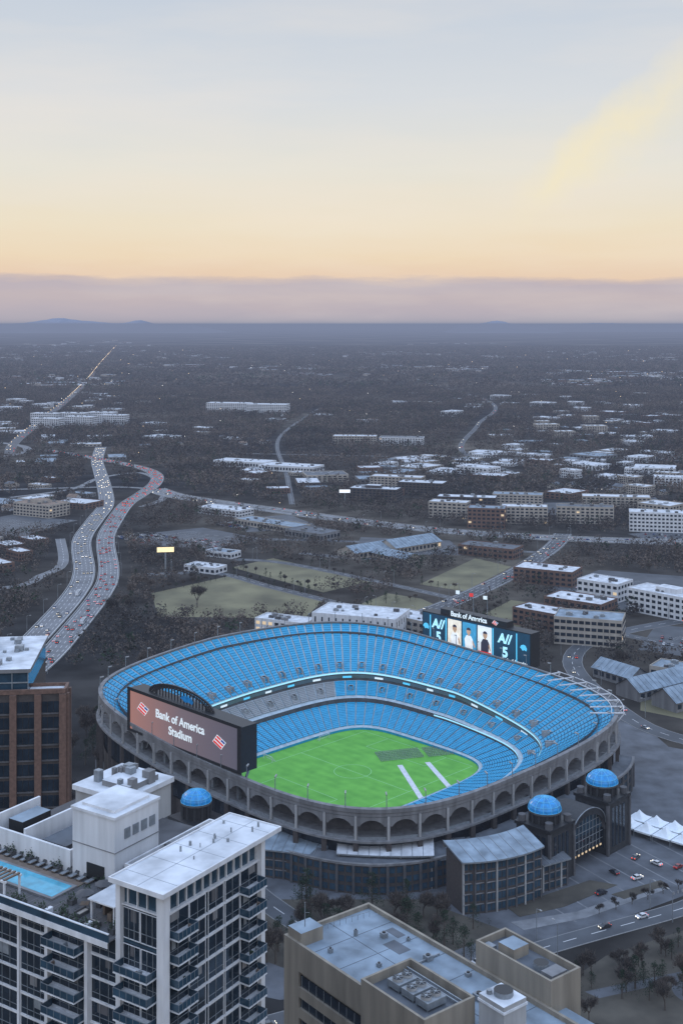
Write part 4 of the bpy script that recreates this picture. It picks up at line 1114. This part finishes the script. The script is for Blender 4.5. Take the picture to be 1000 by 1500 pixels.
def billboard(loc,rot,h,w,k,label):
    r=empty('billboard',loc,rot); top(r,label,'billboard')
    b=MB(); b.cyl(0,0,0,h,.7,'steel',10); b.beam((-w/2,.4,h),(w/2,.4,h),.5,'black'); b.obj('pole',r)
    b=MB(); b.box(-w/2,w/2,-.3,.3,h,h+w*.32,'black'); b.obj('frame',r)
    b=MB(); b.box(-w/2+.3,w/2-.3,-.42,-.31,h+.3,h+w*.32-.3,k); b.obj('panel',r)
billboard((-151,1056),math.radians(8),24,15,'amber','tall pole billboard with glowing amber panel beside the lot')
billboard((4,1515),0,12,14,'coolsign','glowing white billboard beside the highway')
def lamp():
    b=MB(); b.beam((0,0,0),(0,0,11),.28,'steel',.16); b.beam((0,0,11),(2.2,0,11.5),.14,'steel'); b.box(1.8,3,-.25,.25,11.35,11.6,'concL'); return b.obj('street_lamp')
l0=lamp(); top(l0,'tall steel street lamp with single arm beside the road','street lamp','street lamps along the roads',(140,480,0),0)
for key,st,sd,ss in (('west_way',4,11,(1,)),('east_way',4,11,(-1,)),('cross',6,17,(1,-1)),('graham',5,11,(1,-1)),('front',4,6,(1,-1)),('rail',5,8,(1,-1)),('lotA',6,6,(1,-1)),('lotB',6,6,(1,-1))):
    L,w,_=roads[key]; N=normals(L)
    for i in range(2,len(L),st):
        for s in ss:
            p=L[i]+N[i]*sd*s
            if L[i][1]<1400: inst(l0,(p[0],p[1],0),math.atan2(-N[i][1]*s,-N[i][0]*s))

# ---------------------------------------------------------------- cars
CC=[('white_car',(.45,.45,.46)),('black_car',(.02,.02,.025)),('silver_car',(.22,.23,.25)),('red_car',(.2,.02,.02)),('blue_car',(.03,.06,.16)),('gray_car',(.08,.085,.09))]
def carmesh(k,lights):
    b=MB()
    L,W=2.3,.92
    prof=[(-L,.35),(-L,.85),(-L+.35,1.0),(-1.5,1.02),(-1.0,1.45),(.55,1.45),(1.15,1.0),(L-.3,.88),(L,.7),(L,.35)]
    n=len(prof)
    def P(i,s):
        x,z=prof[i]; t=.16 if z>1.2 else 0; return (x,s*(W-t),z)
    for i in range(n):
        j=(i+1)%n; kk=k
        if i in (3,5): kk='glass'
        b.face([P(i,-1),P(j,-1),P(j,1),P(i,1)][::-1],kk)
    b.face([P(i,-1) for i in range(n)],k); b.face([P(i,1) for i in range(n)][::-1],k)
    for s in(-1,1): b.face([(-1.35,s*(W+.01),1.03),(.95,s*(W+.01),1.03),(.5,s*(W-.12),1.4),(-.98,s*(W-.12),1.4)][::s],'glass')
    for x in(-1.4,1.4):
        for s in(-1,1):
            pts=[(x+.33*math.cos(t),s*(W+.02),.33+.33*math.sin(t)) for t in np.linspace(0,2*math.pi,9)[:-1]]
            b.face(pts if s<0 else pts[::-1],'tyre')
    for s in(-1,1):
        b.box(L-.02,L+.06,s*.55-.22,s*.55+.22,.58,.85,'head' if lights else 'steel'); b.box(-L-.06,-L+.02,s*.6-.2,s*.6+.2,.62,.9,'tail' if lights else 'red')
    return b
for k,c in CC: M[k]=mat(k+'_paint',c,.3,var=.05,scale=.5)
CP={}
ncar=[0]; far=[]
def car(x,y,rot,lights,grp):
    k=R.choices([c[0] for c in CC],[4,4,4,1,1,4])[0]
    if y>1420 or ncar[0]>=300: far.append((x,y,rot,k,lights)); return
    key=(k,lights)
    if key not in CP:
        o=carmesh(k,lights).obj('car'); CP[key]=o; o['category']='car'
    else: o=CP[key].copy(); COL.objects.link(o)
    o.location=(x,y,.15); o.rotation_euler=(0,0,rot); s=R.uniform(.95,1.1); o.scale=(s,s,s*R.uniform(.95,1.2))
    o['label']=k.replace('_',' ')+(' driving with lights on along the road' if lights else ' parked in a marked lot'); o['group']=grp
    ncar[0]+=1
def traffic(key,gap,p=1,dirn=0,grp='cars driving on the streets'):
    L,w,lanes=roads[key]; N=normals(L); lw=(w-2.4)/lanes
    seg=[np.linalg.norm(L[i+1]-L[i]) for i in range(len(L)-1)]; T=sum(seg); cum=np.concatenate([[0],np.cumsum(seg)])
    for q in range(lanes):
        off=-w/2+1.2+lw*(q+.5); s=R.uniform(0,gap)
        while s<T-5:
            i=min(len(seg)-1,int(np.searchsorted(cum,s)-1)); i=max(i,0)
            p0=L[i]+(L[i+1]-L[i])*((s-cum[i])/seg[i])+N[i]*off
            d=L[i+1]-L[i]; a=math.atan2(d[1],d[0])
            if dirn<0 or (dirn==0 and off>0): a+=math.pi
            if R.random()<p: car(p0[0],p0[1],a+R.uniform(-.02,.02),True,grp)
            s+=gap*R.uniform(.4,1.9)
def lotcars(x0,y0,ang,nc,nr,p,sp=2.8,rg=9):
    a=math.radians(ang)
    for r in range(nr):
        for c in range(nc):
            if R.random()<p:
                lx=c*sp; ly=r*rg
                car(x0+lx*math.cos(a)-ly*math.sin(a),y0+lx*math.sin(a)+ly*math.cos(a),a+math.pi/2+(math.pi if r%2 else 0),False,'cars parked in the lots')
for x,y,r,l in ((117,487,.5,True),(100,474,.6,False),(128,500,2.2,True),(136,497,.7,False),(143,500,.7,False),(109,492,2.1,False),(121,506,.9,True),(150,500,.6,False)): car(x,y,r,l,'cars on the plaza')
traffic('front',34,.4)
traffic('rail',60,.4)
traffic('graham',22,.6)
traffic('west_way',44,.75,-1,'cars driving on the highway')
traffic('east_way',30,.8,1,'cars driving on the highway')
lotcars(215,835,-20,14,4,.6)
lotcars(-135,1205,45,12,6,.55)
lotcars(185,1010,-30,14,3,.5)
traffic('cross',60,.6)
traffic('farart',80,.4); traffic('west',60,.4); traffic('far1',80,.3); traffic('farmid',80,.3)
lotcars(-200,1235,45,16,6,.6); lotcars(-110,1320,45,20,6,.6); lotcars(-440,1300,40,20,7,.5); lotcars(130,1420,0,40,6,.5); lotcars(20,1180,0,20,6,.5)
lotcars(310,1250,-12,20,5,.5); lotcars(300,1650,-20,40,8,.4); lotcars(-580,2300,-20,40,8,.4); lotcars(500,2000,-10,40,10,.4)
b=MB()
for x,y,a,k,l in far:
    c,s=math.cos(a),math.sin(a)
    rec=lambda L0,L1,W:[(x+u*c-v*s,y+u*s+v*c) for u,v in((L0,-W),(L1,-W),(L1,W),(L0,W))]
    b.prism(rec(-2.3,2.3,.95),.3,1.0,k); b.prism(rec(-1.3,.8,.8),1.0,1.5,'glass',k)
    if l:
        b.prism(rec(2.31,2.4,.7),.5,.95,'head'); b.prism(rec(-2.4,-2.31,.7),.5,.95,'tail')
o=b.obj('distant_cars'); o['kind']='stuff'; o['label']='many small far off cars on highways and lots'; o['category']='cars'

# ---------------------------------------------------------------- tents
def tent():
    r=empty('event_tent',(0,0,0)); s=4
    for a in((-s,-s),(s,-s),(s,s),(-s,s)):
        b=MB(); b.box(a[0]-.1,a[0]+.1,a[1]-.1,a[1]+.1,0,3,'steel'); b.obj('leg',r)
    b=MB(); n=6
    for q in range(4):
        c0=[(-s,-s),(s,-s),(s,s),(-s,s)][q];c1=[(s,-s),(s,s),(-s,s),(-s,-s)][q]
        for i in range(n):
            f0,f1=1-i/n,1-(i+1)/n; z=lambda f:3+3.4*(1-f)**1.8
            b.face([(c0[0]*f0,c0[1]*f0,z(f0)),(c1[0]*f0,c1[1]*f0,z(f0)),(c1[0]*f1,c1[1]*f1,z(f1)),(c0[0]*f1,c0[1]*f1,z(f1))],'tent')
        b.face([(c0[0],c0[1],2.3),(c1[0],c1[1],2.3),(c1[0],c1[1],3),(c0[0],c0[1],3)],'tent')
    b.obj('canopy',r); return r
t0=tent(); top(t0,'white peaked event tent on the stadium plaza','tent','white tents on the plaza',(125,534,0),math.radians(-42))
for x,y in ((131,528),(137.5,522.5),(144,517),(150.5,511),(157,505.5),(131,541),(137,535),(143.5,529.5),(150,524),(156.5,518.5),(163,513)): inst(t0,(x,y,0),math.radians(-42))
def bus():
    r=empty('bus',(0,0,0))
    b=MB(); b.box(-6,6,-1.3,1.3,.5,3.2,'white'); b.box(-5,5,-1,1,3.2,3.4,'concL'); b.obj('body',r)
    b=MB(); b.box(-5.6,5.7,-1.33,1.33,1.7,2.7,'glass'); b.obj('window_band',r)
    for x in(-4,4):
        for s in(-1.36,1.24):
            b=MB(); b.box(x-.5,x+.5,s,s+.12,0,1,'tyre'); b.obj('wheel',r)
    return r
o=bus(); top(o,'white city bus with dark window band','bus','buses',(-190,905,.1),1.6); inst(o,(-214,1000,.1),1.6)
b=MB(); b.cyl(0,0,0,1,.22,'concL',10); b.cyl(0,0,1,1.12,.16,'steel',10); b0=b.obj('bollard'); top(b0,'pale round bollard along the plaza edge','bollard','bollards along the plaza edge',(128,474,0))
for i in range(1,24): inst(b0,(128+i*1.9,474+i*1.1,0),0)

# ---------------------------------------------------------------- trees
def make_tree(kind,seed,h):
    rr=random.Random(seed); root=empty(kind,(0,0,0))
    b=MB(); tips=[]
    def branch(p,d,L,w,lev):
        e=p+d*L; b.beam(tuple(p),tuple(e),w,'trunk',w*.6)
        if lev==0: tips.append((e,d)); return
        for _ in range(4 if lev>1 else 3):
            nd=(d+Vector((rr.uniform(-1,1),rr.uniform(-1,1),rr.uniform(-.1,.8)))*.8).normalized()
            branch(p+d*L*rr.uniform(.6,1),nd,L*rr.uniform(.55,.8),w*.55,lev-1)
    if kind=='bare_tree':
        branch(Vector((0,0,0)),Vector((0,0,1)),h*.32,h*.035,3); b.obj('trunk',root)
        c=MB()
        for e,d in tips:
            for _ in range(24):
                nd=(d+Vector((rr.uniform(-1,1),rr.uniform(-1,1),rr.uniform(-.5,1)))).normalized(); s=Vector((rr.uniform(-1,1),rr.uniform(-1,1),rr.uniform(-1,1))).normalized()*h*.008
                q=e+Vector((rr.gauss(0,.035),rr.gauss(0,.035),rr.gauss(0,.035)))*h; L=h*rr.uniform(.06,.17)
                c.face([tuple(q-s),tuple(q+s),tuple(q+nd*L)],'twig')
        c.obj('crown',root)
    else:
        b.beam((0,0,0),(0,0,h*.8),h*.045,'trunk',h*.01)
        for _ in range(14):
            z=h*rr.uniform(.25,.8); t=rr.uniform(0,6.3); l=h*.28*(1-z/h)+.5; b.beam((0,0,z),(l*math.cos(t),l*math.sin(t),z+l*.3),h*.012,'trunk',h*.006)
        b.obj('trunk',root); c=MB()
        cl=[(Vector((rr.gauss(0,.11),rr.gauss(0,.11),0))*h+Vector((0,0,h*rr.uniform(.25,.95)))) for _ in range(26)]
        for q in cl:
            f=1.15-q.z/h; r=h*.14*f+.3
            for _ in range(46):
                v=Vector((rr.gauss(0,1),rr.gauss(0,1),rr.gauss(0,1))).normalized()*r*rr.uniform(.5,1.05); p=Vector((q.x*f*1.5,q.y*f*1.5,q.z))+v
                e=[Vector((rr.uniform(-1,1),rr.uniform(-1,1),rr.uniform(-1,1)))*h*.02 for _ in range(3)]
                c.face([tuple(p+x) for x in e],'pine')
        c.obj('crown',root)
    return root
TP=[make_tree('bare_tree',s,h) for s,h in ((1,15),(2,13),(3,17),(4,12))]+[make_tree('evergreen_tree',s,h) for s,h in ((5,14),(6,11),(7,17))]
TL={'b':'leafless winter tree','e':'dense dark evergreen tree'}
ntree=0; used=[False]*7
def tree(x,y,ti=None,sc=None,where='beside the road'):
    global ntree
    ti=R.randrange(7) if ti is None else ti; sc=sc or R.uniform(.7,1.15)
    if not used[ti]: o=TP[ti]; used[ti]=True; o.location=(x,y,0); o.rotation_euler=(0,0,R.uniform(0,6.3)); o.scale=(sc,)*3
    else: o=inst(TP[ti],(x,y,0),R.uniform(0,6.3),sc)
    o['label']=TL['b' if ti<4 else 'e']+' '+where; o['category']='tree'; o['group']='trees of the city'; ntree+=1
for i in range(70): tree(R.uniform(-48,48),R.uniform(418,462),R.choice([0,1,2,3,4,5,5,6]),R.uniform(.7,1.05),'at the foot of the stadium')
for i in range(62):
    x=R.uniform(66,180); tree(x,396+(x-75)*.55+R.uniform(-22,16),R.choice([0,1,3,4,5,5]),R.uniform(.5,.9),'in the park by the street')
for i in range(12): tree(96+i*7,458+i*4.2+R.uniform(-1,1),R.choice([1,3]),R.uniform(.35,.5),'on the plaza')
for i in range(34): tree(R.uniform(-160,-118),R.uniform(500,700),None,R.uniform(.7,1.2),'beside the stadium')
tree(-112,955,0,1.5,'alone on the winter lawn')
for (x0,y0,x1,y1,n) in ((-150,1010,-97,1065,10),(-95,1075,-15,982,14),(-98,1112,-16,1010,12),(-64,1158,22,1056,12),(10,955,70,985,6),(66,1040,100,1016,5),(126,1156,152,1114,6),(95,905,135,978,8)):
    for i in range(n):
        t=(i+R.random()*.5)/n; tree(x0+(x1-x0)*t+R.uniform(-2,2),y0+(y1-y0)*t+R.uniform(-2,2),None,R.uniform(.35,.65),'along the edge of a winter lawn')
tries=0
while ntree<300 and tries<6000:
    tries+=1
    y=R.uniform(760,1180); x=R.choice([R.uniform(-178,-140),R.uniform(-330,-240),R.uniform(-175,-110)]) if R.random()<.75 else y*R.uniform(.15,.3)
    if not is_blk(x,y): tree(x,y,None,None,'in the wooded strip by the highway')
for ti in range(7):
    if not used[ti]: tree(-170,900+ti*5,ti)
def lowf(x,y):
    return (np.sin(x*.0061+1.3)*np.cos(y*.0043+.5)+np.sin(x*.0137+y*.006)+.7*np.sin(x*.027-y*.019+2)+.5*np.sin(y*.041+x*.013))/3.2
def forest(name,y0,y1,n,rad,ht,tri,size,kmat,thr,seed):
    rg=np.random.default_rng(seed)
    u=rg.random(n); Y=np.sqrt(y0**2+u*(y1**2-y0**2)); X=Y*rg.uniform(-.32,.32,n)
    keep=(lowf(X,Y)+rg.normal(0,.25,n))>thr
    i=((X-GX0)/CS).astype(int); j=((Y-GY0)/CS).astype(int); ok=(i>=0)&(i<GN)&(j>=0)&(j<GM)
    bb=np.zeros(n,bool); bb[ok]=blk[i[ok],j[ok]]
    keep&=~bb; X=X[keep];Y=Y[keep]; n=len(X)
    if n==0: return
    H=ht*rg.uniform(.6,1.25,n); rd=rad*rg.uniform(.7,1.3,n)
    d=rg.normal(0,1,(n,tri,3)); d/=np.linalg.norm(d,axis=2,keepdims=True); d*=rg.uniform(.45,1.05,(n,tri,1))
    c=np.stack([X[:,None]+d[...,0]*rd[:,None],Y[:,None]+d[...,1]*rd[:,None],H[:,None]*.6+d[...,2]*H[:,None]*.42],-1)
    c[...,2]=np.maximum(c[...,2],.3)
    t=rg.uniform(-1,1,(n,tri,3,3))*size*(rd/rad)[:,None,None,None]
    v=(c[:,:,None,:]+t).reshape(-1,3).astype(np.float32)
    nf=n*tri
    me=bpy.data.meshes.new(name); me.vertices.add(nf*3); me.vertices.foreach_set('co',v.ravel())
    me.loops.add(nf*3); me.loops.foreach_set('vertex_index',np.arange(nf*3,dtype=np.int32))
    me.polygons.add(nf); me.polygons.foreach_set('loop_start',np.arange(0,nf*3,3,dtype=np.int32)); me.polygons.foreach_set('loop_total',np.full(nf,3,dtype=np.int32))
    me.materials.append(M[kmat]); me.update(calc_edges=True)
    o=bpy.data.objects.new(name,me); COL.objects.link(o); o['kind']='stuff'; o['label']='woodland of '+('bare winter trees' if kmat=='twig' else 'dark evergreens')+' covering the land'; o['category']='woodland'
forest('bare_woodland',780,1500,6500,4.5,12,46,1.1,'twig',-.6,1)
forest('bare_woodland',1500,4200,40000,5.5,13,18,1.9,'twig',-.6,2)
forest('evergreen_woodland',780,4200,9000,4.2,12,22,1.5,'pine',.0,3)
forest('bare_woodland',4200,12000,26000,16,14,12,6,'twig',-.5,4)
forest('evergreen_woodland',4200,12000,8000,14,14,10,6,'pine',.1,5)

# ---------------------------------------------------------------- hills
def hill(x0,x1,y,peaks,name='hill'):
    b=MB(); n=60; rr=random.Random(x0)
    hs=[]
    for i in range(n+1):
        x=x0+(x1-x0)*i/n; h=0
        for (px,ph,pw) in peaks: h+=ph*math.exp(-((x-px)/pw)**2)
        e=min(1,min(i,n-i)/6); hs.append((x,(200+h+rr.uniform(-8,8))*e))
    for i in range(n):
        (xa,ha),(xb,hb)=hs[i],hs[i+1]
        b.face([(xa,y-2500,0),(xb,y-2500,0),(xb,y,hb),(xa,y,ha)],'hillhaze'); b.face([(xa,y,ha),(xb,y,hb),(xb,y+2500,0),(xa,y+2500,0)],'hillhaze')
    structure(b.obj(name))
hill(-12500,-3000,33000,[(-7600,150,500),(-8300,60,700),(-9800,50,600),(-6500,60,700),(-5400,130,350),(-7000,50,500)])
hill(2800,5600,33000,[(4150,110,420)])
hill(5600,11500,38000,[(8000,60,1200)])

# ---------------------------------------------------------------- haze layer (absorbing volume, airlight put in as emission)
m=bpy.data.materials.new('haze_air'); m.use_nodes=True; nt=m.node_tree; nt.nodes.remove(nt.nodes['Principled BSDF'])
out=nt.nodes['Material Output']; va=nt.nodes.new('ShaderNodeVolumeAbsorption'); ve=nt.nodes.new('ShaderNodeEmission'); ad=nt.nodes.new('ShaderNodeAddShader')
SG=8.5e-5
va.inputs['Color'].default_value=(0,0,0,1); va.inputs['Density'].default_value=SG
ve.inputs['Color'].default_value=srgb(126,136,162)+(1,); ve.inputs['Strength'].default_value=SG
nt.links.new(va.outputs[0],ad.inputs[0]); nt.links.new(ve.outputs[0],ad.inputs[1]); nt.links.new(ad.outputs[0],out.inputs['Volume'])
nosample(m)
M['haze']=m
b=MB(); b.box(-119000,119000,-2900,129000,-6,232,'haze'); structure(b.obj('haze'))

# ---------------------------------------------------------------- world
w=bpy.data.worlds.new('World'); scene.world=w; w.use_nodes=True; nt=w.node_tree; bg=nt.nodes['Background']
tc=nt.nodes.new('ShaderNodeTexCoord'); sp=nt.nodes.new('ShaderNodeSeparateXYZ'); nt.links.new(tc.outputs['Generated'],sp.inputs[0])
def math_(op,a,b=None,c=None,clamp=False):
    n=nt.nodes.new('ShaderNodeMath'); n.operation=op; n.use_clamp=clamp
    for i,v in enumerate((a,b,c)):
        if v is None: continue
        if isinstance(v,(int,float)): n.inputs[i].default_value=v
        else: nt.links.new(v,n.inputs[i])
    return n.outputs[0]
mp=nt.nodes.new('ShaderNodeMapping'); mp.inputs['Scale'].default_value=(6,6,40); nt.links.new(tc.outputs['Generated'],mp.inputs[0])
n1=nt.nodes.new('ShaderNodeTexNoise'); n1.inputs['Scale'].default_value=1.7; n1.inputs['Detail'].default_value=11; n1.inputs['Roughness'].default_value=.62; nt.links.new(mp.outputs[0],n1.inputs['Vector'])
zz=math_('ADD',sp.outputs['Z'],math_('MULTIPLY',math_('SUBTRACT',n1.outputs['Fac'],.5),.018))
rp=nt.nodes.new('ShaderNodeValToRGB'); el=rp.color_ramp.elements
st=[(0,(180,176,186)),(.010,(190,180,188)),(.022,(200,186,188)),(.030,(192,182,190)),(.0345,(198,184,186)),(.0375,(236,208,182)),(.055,(241,220,190)),(.08,(240,227,202)),(.125,(232,229,218)),(.18,(218,222,226)),(.26,(200,210,223)),(.5,(172,190,218)),(1,(150,176,214))]
el[0].position=0; el[0].color=srgb(*st[0][1])+(1,); el[1].position=1; el[1].color=srgb(*st[-1][1])+(1,)
for p,c in st[1:-1]:
    e=el.new(p); e.color=srgb(*c)+(1,)
nt.links.new(zz,rp.inputs['Fac'])
mp2=nt.nodes.new('ShaderNodeMapping'); mp2.inputs['Scale'].default_value=(2.5,2.5,14); mp2.inputs['Rotation'].default_value=(0,.16,0); nt.links.new(tc.outputs['Generated'],mp2.inputs[0])
n2=nt.nodes.new('ShaderNodeTexNoise'); n2.inputs['Scale'].default_value=1.8; n2.inputs['Detail'].default_value=7; nt.links.new(mp2.outputs[0],n2.inputs['Vector'])
sf=math_('MULTIPLY',math_('SUBTRACT',n2.outputs['Fac'],.46,clamp=True),1.1,clamp=True)
mx=nt.nodes.new('ShaderNodeMix'); mx.data_type='RGBA'; nt.links.new(sf,mx.inputs[0]); nt.links.new(rp.outputs['Color'],mx.inputs[6]); mx.inputs[7].default_value=srgb(246,234,220)+(1,)
yy=math_('MAXIMUM',sp.outputs['Y'],.05); A=math_('DIVIDE',sp.outputs['X'],yy); E=math_('DIVIDE',sp.outputs['Z'],yy)
pr=math_('ADD',math_('MULTIPLY',math_('SUBTRACT',A,.215),-.56),math_('MULTIPLY',math_('SUBTRACT',E,.152),.83))
n3=nt.nodes.new('ShaderNodeTexNoise'); n3.inputs['Scale'].default_value=18; n3.inputs['Detail'].default_value=9; n3.inputs['Roughness'].default_value=.6; nt.links.new(tc.outputs['Generated'],n3.inputs['Vector'])
pr=math_('ADD',pr,math_('MULTIPLY',math_('SUBTRACT',n3.outputs['Fac'],.5),.06))
wd=math_('ADD',.017,math_('MULTIPLY',math_('SUBTRACT',A,.13,clamp=True),.13))
mk=math_('SUBTRACT',1.0,math_('DIVIDE',math_('ABSOLUTE',pr),wd),clamp=True)
mk=math_('MULTIPLY',mk,math_('MULTIPLY',math_('SUBTRACT',A,.135,clamp=True),25,clamp=True),clamp=True)
mk=math_('MULTIPLY',mk,math_('SUBTRACT',1.0,math_('MULTIPLY',math_('SUBTRACT',A,.24,clamp=True),8,clamp=True),clamp=True))
mk=math_('MULTIPLY',mk,.75)
mx2=nt.nodes.new('ShaderNodeMix'); mx2.data_type='RGBA'; nt.links.new(mk,mx2.inputs[0]); nt.links.new(mx.outputs[2],mx2.inputs[6]); mx2.inputs[7].default_value=srgb(246,234,200)+(1,)
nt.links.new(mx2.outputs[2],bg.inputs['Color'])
up=math_('MULTIPLY',math_('SUBTRACT',sp.outputs['Z'],.28,clamp=True),3.0,clamp=True)  # sky strength raised overhead, added to brighten the ground
bk=math_('MULTIPLY',math_('MULTIPLY',sp.outputs['Y'],-1.0,clamp=True),1.1)  # extra sky strength behind the camera, added to light facades facing it
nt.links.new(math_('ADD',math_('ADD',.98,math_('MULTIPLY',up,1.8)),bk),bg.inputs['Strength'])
sd=bpy.data.lights.new('sun','SUN'); sd.energy=.5; sd.angle=math.radians(12); sd.color=(1,.84,.66)
so=bpy.data.objects.new('sun',sd); COL.objects.link(so); so.rotation_euler=Vector((-.55,.8,.28)).to_track_quat('Z','Y').to_euler()

# ---------------------------------------------------------------- camera
cd=bpy.data.cameras.new('camera'); cam=bpy.data.objects.new('camera',cd); COL.objects.link(cam)
cam.location=(0,0,220); cam.rotation_euler=(math.radians(90),0,0); cd.sensor_width=36; cd.lens=43.2; cd.shift_y=-275/1500
cd.clip_start=1; cd.clip_end=200000
scene.camera=cam
